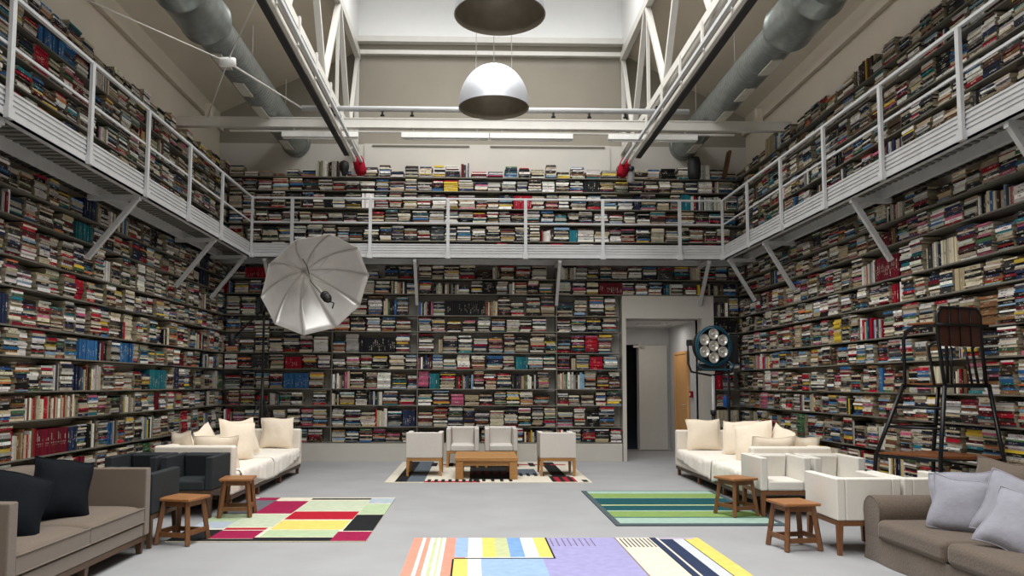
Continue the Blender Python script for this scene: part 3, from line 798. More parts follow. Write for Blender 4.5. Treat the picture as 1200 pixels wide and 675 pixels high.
rug('pastel_striped_rug', 'pastel rug with salmon, blue, lavender and yellow stripes nearest the camera', -.53, 2.05, 4.2, 7.15, WHT, fr)
fr = [(-1.12, 11.2, -.9, 14.1, BLK), (-.95, 11.2, -.70, 14.1, (92, 104, 116)), (-.70, 11.15, .10, 11.32, (200, 24, 48)), (-.05, 11.5, .62, 13.4, (40, 38, 40)), (-.05, 12.2, .62, 12.5, (150, 20, 40)),
      (.55, 12.0, 1.0, 12.9, (92, 104, 116)), (1.15, 11.2, 1.5, 11.8, (176, 22, 44)), (1.2, 11.8, 1.42, 14.0, BLK), (-.6, 13.5, 1.6, 13.65, (190, 26, 48))]
for i in range(8):
    fr.append((-.66 + i * .1, 11.18, -.61 + i * .1, 11.5, BLK)); fr.append((-.72 + i * .28, 13.3, -.62 + i * .28, 13.9, BLK))
for i in range(5): fr.append((.6 + i * .11, 11.9, .65 + i * .11, 12.3, BLK)); fr.append((.0 + i * .13, 11.25, .05 + i * .13, 13.3, BLK))
for i in range(3): fr.append((1.14 + i * .13, 11.2, 1.2 + i * .13, 11.9, BLK))
fr.append((1.58, 11.2, 1.66, 11.45, BLK))
rug('geometric_rug', 'cream rug with black, grey and red geometric blocks under the coffee table', -1.26, 1.70, 11.15, 14.1, (222, 214, 196), fr)

# ------------------------------------------------------------------ furniture builders
def armchair(label, up, legm, loc, rz, w=.54, dp=.62, h=.63, group=None, full=False):
    t = thing('armchair', label, 'armchair', loc, rz, group)
    a = .075; zb = .285
    yb = dp / 2 - (.09 if full else 0)
    MB().bx(-w / 2, -w / 2 + a, -dp / 2, yb, zb, h - (.01 if full else 0)).build('armrest', up, t, bevel=.012, seg=3)
    MB().bx(w / 2 - a, w / 2, -dp / 2, yb, zb, h - (.01 if full else 0)).build('armrest', up, t, bevel=.012, seg=3)
    a2 = 0 if full else a
    m = MB(); m.bx(-w / 2 + a2, w / 2 - a2, dp / 2 - .09, dp / 2, zb, h)
    m.build('backrest', up, t, bevel=.012, seg=3)
    m = MB(); M = Matrix.Rotation(R(9), 3, 'X'); m.box((0, dp / 2 - .125, (h + .36) / 2 + .0), (w - 2 * a - .012, .06, h - .37), M=M)
    m.build('back_cushion', up, t, bevel=.02, seg=3)
    MB().bx(-w / 2 + a + .002, w / 2 - a - .002, -dp / 2 - .005, dp / 2 - .09, zb - .002, .385).build('seat', up, t, bevel=.022, seg=3)
    m = MB(); m.bx(-w / 2 + .008, w / 2 - .008, -dp / 2 + .008, dp / 2 - .008, zb - .045, zb); m.build('wooden_frame', legm, t, bevel=.004)
    for sx in (-1, 1):
        for sy in (-1, 1):
            m = MB(); x, y = sx * (w / 2 - .03), sy * (dp / 2 - .03)
            k = len(m.v)
            for z, s_ in ((0, .016), (zb - .04, .023)):
                for dx, dy in ((-1, -1), (1, -1), (1, 1), (-1, 1)):
                    ox = (x + sx * (.023 - s_)) ; oy = (y + sy * (.023 - s_)); m.v.append((ox + dx * s_, oy + dy * s_, z))
            for q in ((0, 3, 2, 1), (4, 5, 6, 7), (0, 1, 5, 4), (1, 2, 6, 5), (2, 3, 7, 6), (3, 0, 4, 7)): m.face([k + i for i in q])
            m.build('leg', legm, t)
    return t
g = 'armchairs'
# four white armchairs, right
A = armchair('white box armchair facing us behind the stool standing on the green rug', white_up, oakleg_m, (3.32, 8.56, 0), 0, group='white armchairs')
dup(A, (3.90, 8.56, 0), 0, 'white box armchair facing us, set tight against the shelves behind another white one')
dup(A, (3.275, 6.74, 0), PI, 'white box armchair showing its back beside the brown slipcovered couch')
dup(A, (3.84, 6.74, 0), PI, 'white box armchair with its back half hidden behind the brown couch arm')
# charcoal, left
B = armchair('charcoal armchair facing us behind the stool at the red rug, seat visible', char_up, darkwood, (-3.0, 8.56, 0), 0, group='charcoal armchairs')
dup(B, (-3.58, 8.56, 0), 0, 'charcoal armchair facing us, squeezed between its twin and the left shelves')
dup(B, (-3.0, 7.05, 0), PI, 'charcoal armchair close behind the taupe loveseat arm, mostly hidden')
dup(B, (-3.58, 7.05, 0), PI, 'charcoal armchair nearest the left shelves behind the taupe loveseat')
# pale grey, back
G = armchair('pale grey armchair with its back to us, left of the coffee table', grey_up, oak_m, (-.745, 12.18, 0), PI, w=.55, h=.67, group='pale grey armchairs', full=True)
dup(G, (1.29, 12.18, 0), PI, 'pale grey armchair with its back to us, right of the coffee table')
dup(G, (-.18, 13.42, 0), 0, 'pale grey armchair facing us behind the coffee table, left of two')
dup(G, (.47, 13.42, 0), 0, 'pale grey armchair facing us behind the coffee table, right of two')

def coffee_table():
    t = thing('coffee_table', 'low solid oak coffee table with chunky legs on the geometric rug', 'table', (.195, 12.0, .012))
    w, d_, h = .93, 1.08, .315
    m = MB(); m.bx(-w / 2 + .11, w / 2 - .11, -d_ / 2, d_ / 2, h - .05, h); m.build('tabletop', oak_m, t, bevel=.004)
    for s in (-1, 1): MB().bx(s * (w / 2 - .11), s * w / 2, -d_ / 2, d_ / 2, h - .05, h).build('end_board', oak_m, t, bevel=.004)
    for s in (-1, 1): MB().bx(-w / 2 + .12, w / 2 - .12, s * (d_ / 2 - .05) - .012, s * (d_ / 2 - .05) + .012, h - .12, h - .05).build('apron', oak_m, t)
    for sx in (-1, 1):
        for sy in (-1, 1):
            MB().bx(sx * (w / 2 - .125), sx * (w / 2 - .01), sy * (d_ / 2 - .125), sy * (d_ / 2 - .01), 0, h - .05).build('leg', oak_m, t, bevel=.005)
coffee_table()
def stool(label, loc, rz, first=None):
    if first: return dup(first, loc, rz, label)
    t = thing('wooden_stool', label, 'stool', loc, rz, 'wooden stools')
    m = MB()
    k = len(m.v); a = .165
    MB().bx(-a, a, -a, a, .375, .402).build('seat', stoolt_m, t, bevel=.009, seg=3)
    def P(sx, sy, z):
        f_ = 1 - z / .375
        return (sx * (.115 + .04 * f_), sy * (.115 + .04 * f_), z)
    for sx in (-1, 1):
        for sy in (-1, 1):
            MB().beam(P(sx, sy, 0.004), P(sx, sy, .376), .038, .038).build('leg', stool_m, t, bevel=.003)
    for s in (-1, 1):
        MB().beam(P(-1, s, .09), P(1, s, .09), .02, .04).build('stretcher', stool_m, t)
        MB().beam(P(s, -1, .105), P(s, 1, .105), .02, .04).build('stretcher', stool_m, t)
        MB().beam(P(-1, s, .35), P(1, s, .35), .018, .045).build('apron', stool_m, t)
        MB().beam(P(s, -1, .35), P(s, 1, .35), .018, .045).build('apron', stool_m, t)
    return t
S1 = stool('square wooden stool beside the charcoal armchair, nearer of the left pair', (-2.57, 7.03, .0), R(-14))
stool('square wooden stool by the white sofa end at the red rug', (-2.49, 8.36, .012), R(6), S1)
stool('square wooden stool standing on the edge of green rug', (2.83, 8.40, .012), R(22), S1)
stool('square wooden stool on bare floor beside the white armchair back', (2.77, 6.75, 0), R(8), S1)

def pillow_mesh(w, h, t, seed, n=15):
    m = MB(); rr = random.Random(seed); ph = [rr.uniform(0, 6) for _ in range(6)]
    def P(side):
        def f_(u, v):
            a, b = u * 2 - 1, v * 2 - 1
            pin = 1 - .07 * (1 - abs(b) ** 2) * abs(a) ** 3 
            pin2 = 1 - .07 * (1 - abs(a) ** 2) * abs(b) ** 3
            e = max(0, (1 - abs(a) ** 2.6)) ** .55 * max(0, (1 - abs(b) ** 2.6)) ** .55
            wr = .06 * math.sin(3.1 * a + 2 * b + ph[0]) + .05 * math.sin(5 * b - 2.2 * a + ph[1]) + .03 * math.sin(9 * a + 4 * b + ph[2])
            x = a * w / 2 * pin; z = b * h / 2 * pin2
            sag = 1 + .12 * (-b)
            return (x + .008 * math.sin(4 * b + ph[3]), side * t / 2 * e * (1 + wr) * sag, z + .008 * math.sin(4 * a + ph[4]))
        return f_
    m.grid(P(-1), n, n); m.grid(P(1), n, n, flip=True)
    # piping round the edge
    pts = []
    f_ = P(1)
    for i in range(12): pts.append(f_(i / 12, 0))
    for i in range(12): pts.append(f_(1, i / 12))
    for i in range(12): pts.append(f_(1 - i / 12, 1))
    for i in range(12): pts.append(f_(0, 1 - i / 12))
    m.tube(pts, .006, 6, closed=True)
    return m
PSEED = [0]
def pillow(label, c, yaw, lean, roll, w, h, t, m_, cat='cushion', group=None):
    PSEED[0] += 1
    o = pillow_mesh(w, h, t, PSEED[0]).build('cushion', m_)
    M = Matrix.Rotation(yaw, 4, 'Z') @ Matrix.Rotation(lean, 4, 'X') @ Matrix.Rotation(roll, 4, 'Y')
    o.matrix_world = Matrix.Translation(c) @ M
    return tag(o, label, cat, group)
# ---- long white sofas
def long_sofa(label, loc, rz, L, dp=.90):
    t = thing('long_sofa', label, 'sofa', loc, rz, 'long white sofas')
    zb = .145
    MB().bx(-L / 2 + .14, L / 2 - .14, dp / 2 - .16, dp / 2, zb, .69).build('backrest', cream_body, t, bevel=.03, seg=4)
    for s in (-1, 1): MB().bx(s * (L / 2 - .14), s * L / 2, -dp / 2, dp / 2, zb, .70).build('armrest', cream_body, t, bevel=.03, seg=4)
    for s in (-1, 1):
        MB().bx(min(s * .002, s * (L / 2 - .142)), max(s * .002, s * (L / 2 - .142)), -dp / 2 - .01, dp / 2 - .15, zb, .40).build('seat_cushion', cream_body, t, bevel=.04, seg=4)
    MB().bx(-L / 2 + .01, L / 2 - .01, -dp / 2 + .012, dp / 2 - .01, .10, zb).build('wooden_plinth', darkwood, t, bevel=.004)
    for k in range(4):
        x = -L / 2 + .06 + k * (L - .12) / 3
        for y in (-dp / 2 + .05, dp / 2 - .05): MB().bx(x - .025, x + .025, y - .022, y + .022, 0, .105).build('foot', oakleg_m, t, bevel=.003)
    return t
def throw(label, loc, rz, x0, x1, dp, seed, sk=1):
    m = MB(); rr = random.Random(seed); p1, p2 = rr.uniform(0, 6), rr.uniform(0, 6)
    yb, yf = dp / 2 - .22, -dp / 2 - .022
    def P(u, v):
        x = x0 + (x1 - x0) * u
        hang = .12 + (.13 * (u if sk > 0 else 1 - u)) + .012 * math.sin(9 * u + p1)
        top = yb - yf; tot = top + hang; s = v * tot
        wr = .006 * math.sin(17 * u + p1 + 3 * v) + .005 * math.sin(29 * u + p2)
        if s < top - .04:
            return (x, yb - s, .409 + abs(wr) * .8)
        if s < top + .02:
            a = (s - (top - .04)) / .06 * PI / 2
            return (x, yf + .035 - .035 * math.sin(a), .409 - .035 + .035 * math.cos(a) + abs(wr) * .6)
        d_ = s - top - .02
        return (x + .05 * d_ * math.sin(7 * u + p2), yf - abs(wr) * 2.2 - .03 * d_, .374 - d_)
    m.grid(P, 46, 34)
    o = m.build('throw', throw_m); o.location = loc; o.rotation_euler = (0, 0, rz)
    md = o.modifiers.new('solidify', 'SOLIDIFY'); md.thickness = .004; md.offset = 1
    return tag(o, label, 'throw', 'white throws')
LS, RS = (-3.15, 10.62, 0), (3.62, 10.50, 0)
long_sofa('long off-white sofa along the left shelves with wooden plinth', LS, PI / 2, 3.5)
long_sofa('long off-white sofa along the right shelves beside the doorway', RS, -PI / 2, 3.4, .92)
# local x of left sofa = +Y world ; right sofa local x = -Y world
throw('white cloth spread on the nearer half of the left sofa seat', LS, PI / 2, -1.52, -.1, .90, 3, 1)
throw('white cloth spread on the farther half of the left sofa seat', LS, PI / 2, -.05, 1.52, .90, 5, -1)
throw('white cloth spread on the nearer half of the right sofa seat', RS, -PI / 2, .25, 1.5, .92, 7, -1)
throw('white cloth spread on the farther half of the right sofa seat', RS, -PI / 2, -1.5, .22, .92, 9, 1)
cg = 'cream cushions'
zc = .415
pillow('cream cushion at the far end of left sofa, facing us squarely', (-3.02, 12.08, zc + .235), 0, R(-8), 0, .50, .46, .17, cream_up, group=cg)
pillow('cream cushion upright in the middle of left sofa, pointed corner raised, nearer one', (-3.08, 10.25, zc + .25), R(48), R(-12), R(8), .52, .50, .17, cream_up, group=cg)
pillow('cream cushion just behind the raised middle cushion on the left sofa', (-3.2, 10.85, zc + .24), R(52), R(-14), R(-6), .50, .50, .17, cream_up, group=cg)
pillow('cream cushion resting on the near arm of the left sofa, broad top edge', (-3.0, 9.2, zc + .17), R(182), R(-14), 0, .52, .44, .17, cream_up, group=cg)
pillow('cream cushion in the near back corner of the left sofa', (-3.42, 9.35, zc + .20), R(150), R(-14), R(5), .34, .44, .16, cream_up, group=cg)
pillow('cream cushion lying along the left sofa back behind the near arm', (-3.38, 10.0, zc + .22), R(85), R(-16), R(-14), .50, .46, .16, cream_up, group=cg)
pillow('cream cushion at the far end of right sofa, facing us beside the doorway', (3.50, 11.80, zc + .235), 0, R(-8), 0, .52, .46, .17, cream_up, group=cg)
pillow('cream cushion in the middle of right sofa behind the raised cushion', (3.78, 11.0, zc + .24), R(-42), R(-12), R(-3), .52, .48, .17, cream_up, group=cg)
pillow('cream cushion upright in the middle of right sofa with raised corner', (3.66, 10.15, zc + .25), R(-46), R(-12), R(-10), .54, .50, .17, cream_up, group=cg)
pillow('cream cushion resting on the near arm of the right sofa', (3.52, 9.15, zc + .17), R(180), R(-14), 0, .52, .44, .17, cream_up, group=cg)
pillow('cream cushion in the near back corner of the right sofa', (3.93, 9.22, zc + .17), R(190), R(-14), R(-4), .34, .42, .16, cream_up, group=cg)
pillow('cream cushion leaning on the right sofa back behind the near arm', (3.93, 9.95, zc + .22), R(-80), R(-16), R(12), .50, .46, .16, cream_up, group=cg)

# ---- taupe loveseat, left
def loveseat():
    t = thing('loveseat', 'taupe tweed two-seat sofa with dark cushions at the left edge', 'sofa', (-3.13, 5.63, 0), PI / 2)
    L, dp = 2.0, .86
    MB().bx(-L / 2 + .1, L / 2 - .1, dp / 2 - .13, dp / 2, .15, .70).build('backrest', tweed, t, bevel=.02, seg=3)
    for s in (-1, 1): MB().bx(s * (L / 2 - .10), s * L / 2, -dp / 2, dp / 2, .15, .70).build('armrest', tweed, t, bevel=.012, seg=3)
    MB().bx(-L / 2 + .1, L / 2 - .1, -dp / 2 + .01, dp / 2 - .1, .15, .25).build('seat_base', tweed, t, bevel=.008)
    for s in (-1, 1):
        m = MB(); x0, x1 = (.004, L / 2 - .104) if s > 0 else (-L / 2 + .104, -.004)
        def P(u, v, sd):
            a, b = u * 2 - 1, v * 2 - 1
            e = max(0, 1 - abs(a) ** 4) ** .5 * max(0, 1 - abs(b) ** 4) ** .5
            return ((x0 + x1) / 2 + a * (x1 - x0) / 2, -.065 + b * (dp - .14) / 2 - .0, .32 + sd * (.055 + .042 * e))
        m.grid(lambda u, v: P(u, v, 1), 14, 14); m.grid(lambda u, v: P(u, v, -1), 14, 14, flip=True)
        # sides
        n = 14; b = [0, n * n]
        def ring(base):
            r_ = [base + i * n for i in range(n)] + [base + (n - 1) * n + j for j in range(1, n)] + [base + i * n + n - 1 for i in range(n - 2, -1, -1)] + [base + j for j in range(n - 2, 0, -1)]
            return r_
        r0, r1 = ring(0), ring(n * n)
        for i in range(len(r0)):
            j = (i + 1) % len(r0); m.face((r0[i], r1[i], r1[j], r0[j]), sm=False)
        c = m.build('seat_cushion', tweed, t)
        for z in (0, 1):
            pts = [m.v[q] for q in (r0 if z == 0 else r1)]
            MB().tube(pts, .006, 6, closed=True).build('piping', tweed, c)
        M = Matrix.Rotation(R(12), 3, 'X')
        mm = pillow_mesh(.86, .42, .18, 40 + s)
        o = mm.build('back_cushion', tweed, t); o.location = ((x0 + x1) / 2, .20, .58); o.rotation_euler = (R(-12), 0, 0)
    MB().bx(-L / 2 + .02, L / 2 - .02, -dp / 2 + .015, dp / 2 - .02, .105, .15).build('wooden_plinth', darkwood, t, bevel=.003)
    for x in (-L / 2 + .07, 0, L / 2 - .07):
        for y in (-dp / 2 + .05, dp / 2 - .06):
            m = MB(); k = len(m.v)
            for z, s_ in ((0, .018), (.108, .03)):
                for dx, dy in ((-1, -1), (1, -1), (1, 1), (-1, 1)): m.v.append((x + dx * s_, y + dy * s_, z))
            for q in ((0, 3, 2, 1), (4, 5, 6, 7), (0, 1, 5, 4), (1, 2, 6, 5), (2, 3, 7, 6), (3, 0, 4, 7)): m.face([k + i for i in q])
            m.build('foot', darkwood, t)
loveseat()
pillow('dark navy cushion on the taupe loveseat, upright beside the far seat', (-3.06, 5.90, .61), R(50), R(-22), R(12), .42, .48, .17, navy_up, group='navy cushions')
pillow('dark navy cushion on the taupe loveseat half behind its near arm', (-3.03, 5.20, .60), R(45), R(-26), R(18), .44, .48, .17, navy_up, group='navy cushions')

# ---- brown slipcovered couch, right
def couch():
    t = thing('slipcovered_couch', 'brown slipcovered couch with rolled arms at the right edge', 'sofa', (3.72, 5.28, 0), -PI / 2)
    # local +x = world -Y ; front = local -y = world -X
    L, dp = 2.26, 1.0
    def arm(s):
        m = MB(); prof = []
        xo = s * L / 2; wi = .23
        pts = [(0.0, .002), (.0, .30)]
        for k in range(0, 13):
            a = PI - k / 12 * PI * 1.05
            pts.append((.115 + .13 * math.cos(a), .385 + .13 * math.sin(a)))
        pts += [(wi, .30), (wi, .002)]
        n = len(pts); yy = [-dp / 2, -dp / 2 + .02, -dp / 2 + .3, 0, dp / 2 - .15, dp / 2]
        sc = [.955, 1, 1, 1, 1, 1]
        for y, q in zip(yy, sc):
            for (px, pz) in pts:
                x = xo - s * (.115 + (px - .115) * q)
                m.v.append((x, y, .26 + (pz - .26) * (q if pz > .01 else 1.0)))
        for i in range(len(yy) - 1):
            for j in range(n - 1):
                f_ = (i * n + j, (i + 1) * n + j, (i + 1) * n + j + 1, i * n + j + 1)
                m.face(f_ if s > 0 else f_[::-1], sm=True)
        m.face(list(range(n)) if s > 0 else list(range(n))[::-1])
        m.face([(len(yy) - 1) * n + j for j in range(n)][::-1] if s > 0 else [(len(yy) - 1) * n + j for j in range(n)])
        o = m.build('armrest', slip, t)
        pr = [(xo - s * (.115 + (px - .115) * .97), -dp / 2 + .004, .26 + (pz - .26) * .975 if pz > .01 else .004) for px, pz in pts]
        MB().tube(pr, .006, 6).build('piping', slip, o)
    arm(-1); arm(1)
    MB().bx(-L / 2 + .2, L / 2 - .2, dp / 2 - .22, dp / 2, .002, .66).build('backrest', slip, t, bevel=.05, seg=4)
    m = MB()
    def P(u, v):
        x = (-L / 2 + .02) + (L - .04) * u
        return (x, -dp / 2 - .004 - .016 * (1 - v) + .008 * math.sin(26 * u + 2 * v) * (1 - v), .004 + .19 * v)
    m.grid(P, 60, 6); m.bx(-L / 2 + .03, L / 2 - .03, -dp / 2 + .01, dp / 2 - .1, .004, .185)
    m.build('skirt', slip, t)
    for s in (-1, 1):
        x0, x1 = (.004, L / 2 - .235) if s > 0 else (-L / 2 + .235, -.004)
        m = MB(); m.bx(x0, x1, -dp / 2 - .03, dp / 2 - .2, .185, .345)
        m.build('seat_cushion', slip, t, bevel=.05, seg=4)
        o = pillow_mesh(.92, .44, .22, 60 + s).build('back_cushion', slip, t); o.location = ((x0 + x1) / 2 + .0, .27, .62); o.rotation_euler = (R(-14), 0, 0)
couch()
lg = 'lavender grey cushions'
pillow('lavender grey cushion on the couch in front of another, near far arm', (3.58, 5.70, .52), R(-36), R(-20), R(8), .39, .41, .14, lav, group=lg)
pillow('lavender grey cushion behind the foremost one, nearest the couch far arm', (3.72, 5.90, .54), R(-42), R(-26), R(-6), .44, .44, .14, lav, group=lg)
pillow('lavender grey cushion at the right edge leaning on couch back', (3.74, 5.34, .55), R(-50), R(-22), R(14), .44, .46, .15, lav, group=lg)
pillow('lavender grey cushion lowest at the right edge of the couch', (3.55, 5.02, .50), R(-45), R(-30), R(20), .42, .42, .14, lav, group=lg)

# ------------------------------------------------------------------ studio umbrella on boom stand
def umbrella():
    t = thing('studio_umbrella', 'big silver photographic umbrella tilted toward us before the left gallery', 'umbrella')
    C0 = Vector((-2.60, 12.8, 3.02)); n = Vector((.50, -.70, -.51)).normalized()
    up0 = Vector((0, 0, 1)); x = up0.cross(n).normalized(); y = n.cross(x).normalized()
    Rr, dep = .93, .60
    A = C0 - n * dep
    NP = 10
    def surf(rad, th, k):
        # rad 0..1 ; between ribs the edge pulls in
        fr_ = (th / (2 * PI / NP)) % 1
        inset = 1 - (.055 * (1 - (2 * fr_ - 1) ** 2)) * rad
        r_ = Rr * rad * inset
        dz = dep * (rad ** 1.9) - .03 * (1 - (2 * fr_ - 1) ** 2) * math.sin(rad * PI) 
        a = th + .30
        return A + x * (r_ * math.cos(a)) + y * (r_ * math.sin(a)) + n * dz
    for k in range(NP):
        m = MB()
        m.grid(lambda u, v: surf(.02 + .98 * u, 2 * PI / NP * (k + .001 + .998 * v), k), 14, 9)
        o = m.build('canopy_panel', umb_m, t)
        md = o.modifiers.new('solidify', 'SOLIDIFY'); md.thickness = .003; md.offset = -1
    for k in range(NP):
        th = 2 * PI / NP * k
        MB().tube([surf(.02 + .98 * i / 10, th, k) + n * .012 for i in range(11)], .005, 5).build('rib', steel_w, t)
        MB().tube([A + n * .30, surf(.5, th, k) + n * .012], .004, 5).build('spreader', steel_w, t)
    MB().tube([A - n * .35, A + n * 1.15], .009, 8).build('shaft', steel_w, t)
    M = n.to_track_quat('Z', 'Y').to_matrix()
    m = MB(); m.lathe([(0, 0), (.05, 0), (.05, .03), (.075, .035), (.075, .07), (.06, .075), (.06, .10), (.075, .105), (.075, .15), (.068, .155), (.068, .18), (.05, .185), (.05, .23), (0, .23)], 20, M=M, c=A + n * .92); m.build('flash_head', black_m, t)
    MB().tube([A + n * 1.19, A + n * 1.25 + x * .05, A + n * 1.3 + x * .02 - y * .07], .012, 6).build('head_clamp', black_m, t)
    MB().tube([A + n * .02 + y * .25 + x * -.12, A + n * .02 + y * .12 + x * .0 + n * .03, A + n * .3 - y * .06 + x * .02, A + n * .97 - y * .03], .007, 6).build('power_cable', black_m, t)
    return A, n
UA, UN = umbrella()
st = thing('boom_stand', 'tall black tripod boom stand behind the left sofa', 'light stand', (-3.55, 13.15, 0))
MB().tube([(0, 0, .12), (0, 0, 1.5)], .028, 10).tube([(0, 0, 1.5), (0, 0, 2.68)], .02, 10).build('column', black_m, st)
for k in range(3):
    a = R(-90 + 120 * k + 65)
    MB().tube([(.03 * math.cos(a), .03 * math.sin(a), 1.15), (.50 * math.cos(a), .50 * math.sin(a), .02)], .016, 8).build('leg', black_m, st)
    MB().tube([(.02 * math.cos(a), .02 * math.sin(a), .55), (.25 * math.cos(a), .25 * math.sin(a), .60)], .01, 6).build('brace', black_m, st)
MB().lathe([(0, -.07), (.06, -.07), (.06, .07), (0, .07)], 14, M=Matrix.Rotation(PI / 2, 3, 'X'), c=(0, 0, 2.68)).build('boom_clamp', black_m, st)
e = UA - UN * .05 - Vector((-3.55, 13.15, 0))
bk = Vector((0, 0, 2.68)) - (e - Vector((0, 0, 2.68))).normalized() * .75
MB().tube([bk, e], .018, 8).build('boom_arm', black_m, st)
MB().lathe([(0, -.1), (.06, -.1), (.06, .1), (0, .1)], 14, c=bk).build('counterweight', black_m, st)

# ------------------------------------------------------------------ seven-lamp cinema light
def cine():
    t = thing('cinema_light', 'round blue rimmed cinema light with seven lamps on a stand by doorway', 'film light', (4.05, 13.05, 2.06))
    M = Matrix.Rotation(R(14), 3, 'Z') @ Matrix.Rotation(PI / 2, 3, 'X')      # local z -> towards -Y
    def T(v): return M @ Vector(v)
    MB().lathe([(0, .0), (.30, .0), (.31, -.02), (.30, -.16), (.22, -.24), (0, -.25)], 32, M=M).build('housing', black_m, t)
    ring = [T((.335 * math.cos(a * PI / 16), .335 * math.sin(a * PI / 16), .03)) for a in range(32)]
    MB().tube(ring, .012, 8, closed=True).build('guard_ring', blue_m, t)
    MB().lathe([(.29, .0), (.315, .0), (.315, .05), (.30, .05)], 32, M=M).build('rim', blue_m, t)
    for k in range(7):
        cx, cy = (0, 0) if k == 6 else (.20 * math.cos(k * PI / 3 + PI / 6), .20 * math.sin(k * PI / 3 + PI / 6))
        c = T((cx, cy, .0))
        l = MB().lathe([(.093, .03), (.096, .04), (.088, .045), (.075, .03), (.05, .012), (.02, .004), (0, .003)], 22, M=M, c=c).build('lamp', lamp_glass, t)
        MB().lathe([(0, .03), (.018, .026), (.024, .012), (.02, .0)], 12, M=M, c=c).build('bulb', whitepl, l)
    m = MB(); m.tube([T((-.25, -.26, .08)), T((-.36, -.32, .1)), T((-.25, -.40, .1)), T((.25, -.40, .1)), T((.34, -.34, .1)), T((.25, -.26, .08))], .012, 8); m.build('handle', blue_m, t)
    MB().tube([T((-.36, .05, -.05)), T((-.44, .05, -.05)), T((-.44, -.30, -.05)), T((-.38, -.44, -.05)), T((0, -.50, -.05)), T((.38, -.44, -.05)), T((.44, -.30, -.05)), T((.44, .05, -.05)), T((.36, .05, -.05))], .018, 8).build('yoke', black_m, t)
    MB().box((T((-.41, .05, -.05))), (.09, .07, .10)).build('tilt_knob', black_m, t)
    MB().box(T((0, -.36, -.08)), (.42, .14, .12)).build('ballast_box', black_m, t, bevel=.01)
    s = thing('light_stand', 'silver rolling stand carrying the seven-lamp cinema light', 'light stand', (4.05, 13.08, 0))
    MB().tube([(0, 0, .3), (0, 0, 1.56)], .02, 12).build('column', gal_m, s)
    MB().tube([(0, 0, .12), (0, 0, .95)], .032, 12).build('lower_column', black_m, s)
    MB().lathe([(0, .9), (.05, .9), (.05, .98), (0, .98)], 12).build('collar', black_m, s)
    for k in range(3):
        a = R(30 + 120 * k)
        MB().tube([(0, 0, .75), (.42 * math.cos(a), .42 * math.sin(a), .05)], .014, 8).build('leg', black_m, s)
        MB().lathe([(0, -.02), (.045, -.02), (.045, .02), (0, .02)], 14, M=Matrix.Rotation(PI / 2, 3, 'X'), c=(.42 * math.cos(a), .42 * math.sin(a), .047)).build('castor', black_m, s)
cine()
m = MB(); m.lathe([(0, -.09), (.02, -.09), (.045, -.05), (.05, .04), (.03, .09), (.02, .12), (0, .125)], 16, c=(4.40, 13.5, 1.10))
m.tube([(4.40, 13.5, 1.22), (4.40, 13.5, 2.35)], .006, 6); m.tube([(4.40, 13.5, 2.35), (4.38, BB - .0, 2.36)], .006, 6)
tag(m.build('blue_float', bblue_m), 'small bright blue float hanging beside the cinema light stand', 'float')
st2 = thing('dark_lamp_stand', 'black lamp on a dark stand half behind the cinema light', 'film light', (4.50, 13.62, 0))
MB().tube([(0, 0, .1), (0, 0, 1.75)], .022, 10).build('column', black_m, st2)
MB().bx(-.14, .14, -.16, .16, 1.78, 2.28).build('housing', black_m, st2, bevel=.03)
for k in range(3):
    a = R(50 + 120 * k); MB().tube([(0, 0, .7), (.33 * math.cos(a), .33 * math.sin(a), .015)], .013, 8).build('leg', black_m, st2)

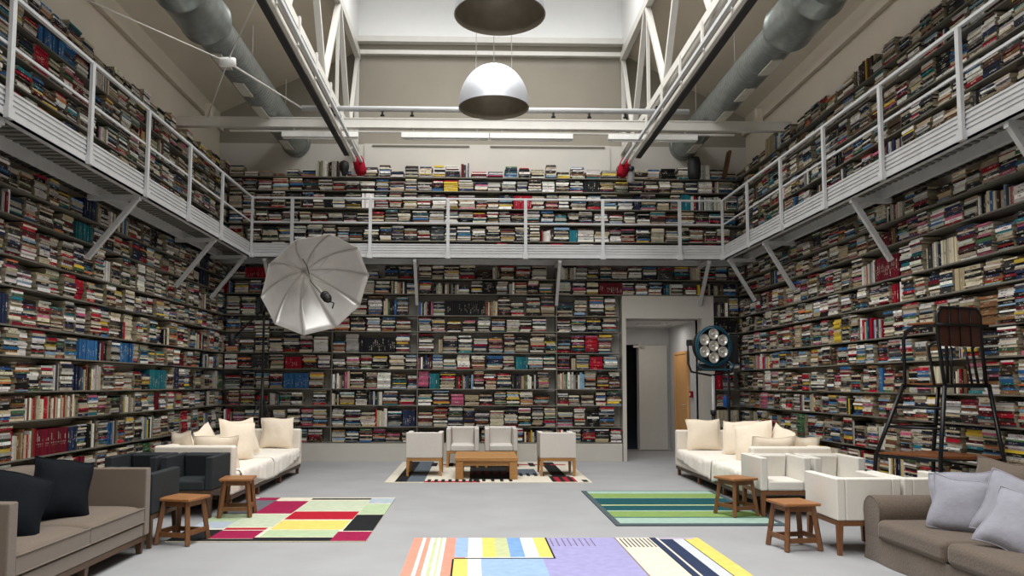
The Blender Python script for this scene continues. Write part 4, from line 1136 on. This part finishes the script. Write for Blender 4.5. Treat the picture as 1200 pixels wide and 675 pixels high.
# ------------------------------------------------------------------ tall library steps with chair
def steps():
    O = Vector((4.5, 7.35, 0))
    t = thing('library_steps', 'tall black tubular step chair with wooden platform at the right shelves', 'step chair', O)
    W_ = lambda x, y, z: Vector((x, y, z)) - O
    ZR, ZP = 1.40, .72
    top = {'nl': (4.355, 7.10), 'nr': (4.87, 7.25), 'fr': (4.63, 7.65), 'fl': (4.19, 7.50)}
    mid = {'nl': (4.30, 7.12), 'nr': (4.885, 7.11), 'fr': (4.61, 7.75), 'fl': (3.95, 7.60)}
    def lp(k, z):
        if z >= ZP:
            f_ = (z - ZP) / (ZR - ZP); a, b = mid[k], top[k]
            return W_(a[0] + (b[0] - a[0]) * f_, a[1] + (b[1] - a[1]) * f_, z)
        f_ = (ZP - z) / ZP; g_ = .25 if k in ('fl', 'fr') else 0
        a, b = mid[k], top[k]
        return W_(a[0] + (a[0] - b[0]) * f_ * g_, a[1] + (a[1] - b[1]) * f_ * g_, z)
    for k in ('nl', 'nr', 'fr', 'fl'):
        MB().tube([lp(k, 0), lp(k, ZP), lp(k, ZR)], .02, 10).build('leg', blackmetal, t)
    MB().tube([lp('nl', ZR), lp('nr', ZR), lp('fr', ZR), lp('fl', ZR)], .019, 10, closed=True).build('seat_ring', blackmetal, t)
    def plate(ks, z, th, name, grow=1.0):
        m = MB()
        for zz in (z, z + th):
            for k in ks: q = lp(k, z); m.v.append((q.x, q.y, zz))
        for q in ((0, 3, 2, 1), (4, 5, 6, 7), (0, 1, 5, 4), (1, 2, 6, 5), (2, 3, 7, 6), (3, 0, 4, 7)): m.face(q)
        m.build(name, platw, t)
    K = ('nl', 'nr', 'fr', 'fl')
    plate(K, ZP, .03, 'platform'); plate(K, ZR + .005, .018, 'seat')
    MB().tube([lp(k, ZP - .005) for k in K], .017, 8, closed=True).build('platform_frame', blackmetal, t)
    for z in (.30, 1.0, 1.19):
        MB().tube([lp('fl', z), lp('nl', z)], .014, 8).build('rung', blackmetal, t)
        MB().tube([lp('fl', z), lp('fr', z)], .014, 8).build('rung', blackmetal, t)
    # directions: along the back (near left to near right) and forward (away from the back)
    a, b = lp('nl', ZR), lp('nr', ZR); u = (b - a); wd = u.length; u.normalize()
    fwd_ = (lp('fl', ZR) - a); fl_ = fwd_.length; fwd_.normalize(); Z = Vector((0, 0, 1))
    a2 = a - u * .06; wd2 = wd - .02
    pts = [a, a2 + Z * .45, a2 + Z * .66, a2 + u * .05 + Z * .725, a2 + u * (wd2 - .05) + Z * .725, a2 + u * wd2 + Z * .66, a2 + u * wd2 + Z * .45, a + u * (wd - .03)]
    MB().tube(pts, .018, 10).build('back_frame', blackmetal, t)
    m = MB(); M = Matrix((u, -fwd_ * 1.0, Z)).transposed()
    n_ = u.cross(Z).normalized(); M = Matrix((u, -n_, Z)).transposed()
    m.box(a2 + u * wd2 / 2 + Z * .54, (wd2 - .02, .016, .35), M=M)
    m.build('backrest', mat('dark_red_wood', srgb(70, 36, 24), .5, var=.2, stretch=(1, 1, 12)), t, bevel=.005)
    for f_ in (.25, .5, .75): MB().tube([a2 + u * wd2 * f_ + Z * .36 + n_ * .014, a2 + u * wd2 * f_ + Z * .72 + n_ * .014], .006, 6).build('back_bar', blackmetal, t)
    MB().tube([a2 - u * .05 + Z * .565 + n_ * .022, a2 + u * (wd2 + .07) + Z * .565 + n_ * .022], .014, 8).build('crossbar', blackmetal, t)
    MB().tube([a2 + u * wd2 * .3 + Z * .36, a + u * .08], .012, 8).tube([a2 + u * wd2 * .62 + Z * .36, a + u * (wd * .62)], .012, 8).build('back_stay', blackmetal, t)
    for s_, side_pt in ((0, a), (1, b)):
        p0 = side_pt + fwd_ * (fl_ - .02)
        pts = [p0, p0 + Z * .22, p0 + Z * .44, p0 - fwd_ * .04 + Z * .53, p0 - fwd_ * .12 + Z * .565, side_pt + Z * .565]
        MB().tube(pts, .017, 10).build('arm_hoop', blackmetal, t)
        MB().beam(p0 - fwd_ * .06 + Z * .59, side_pt + fwd_ * .06 + Z * .59, .05, .022).build('arm_pad', platw, t, bevel=.006)
        q0 = side_pt + fwd_ * .10
        MB().tube([q0, q0 + fwd_ * .03 + Z * .2, q0 + fwd_ * .05 + Z * .36, q0 + Z * .40, side_pt + Z * .41], .014, 8).build('inner_hoop', blackmetal, t)
steps()
m = MB(); m.bx(-3.05, -2.93, 12.7, 12.9, .002, .22); 
bag = m.build('black_bag', black_m, bevel=.03, seg=3)
tag(bag, 'small black bag on the floor past the left sofa end', 'bag')
MB().tube([(-3.03, 12.8, .20), (-3.02, 12.8, .34), (-2.96, 12.8, .34), (-2.95, 12.8, .20)], .006, 6).build('bag_handle', black_m, bag)
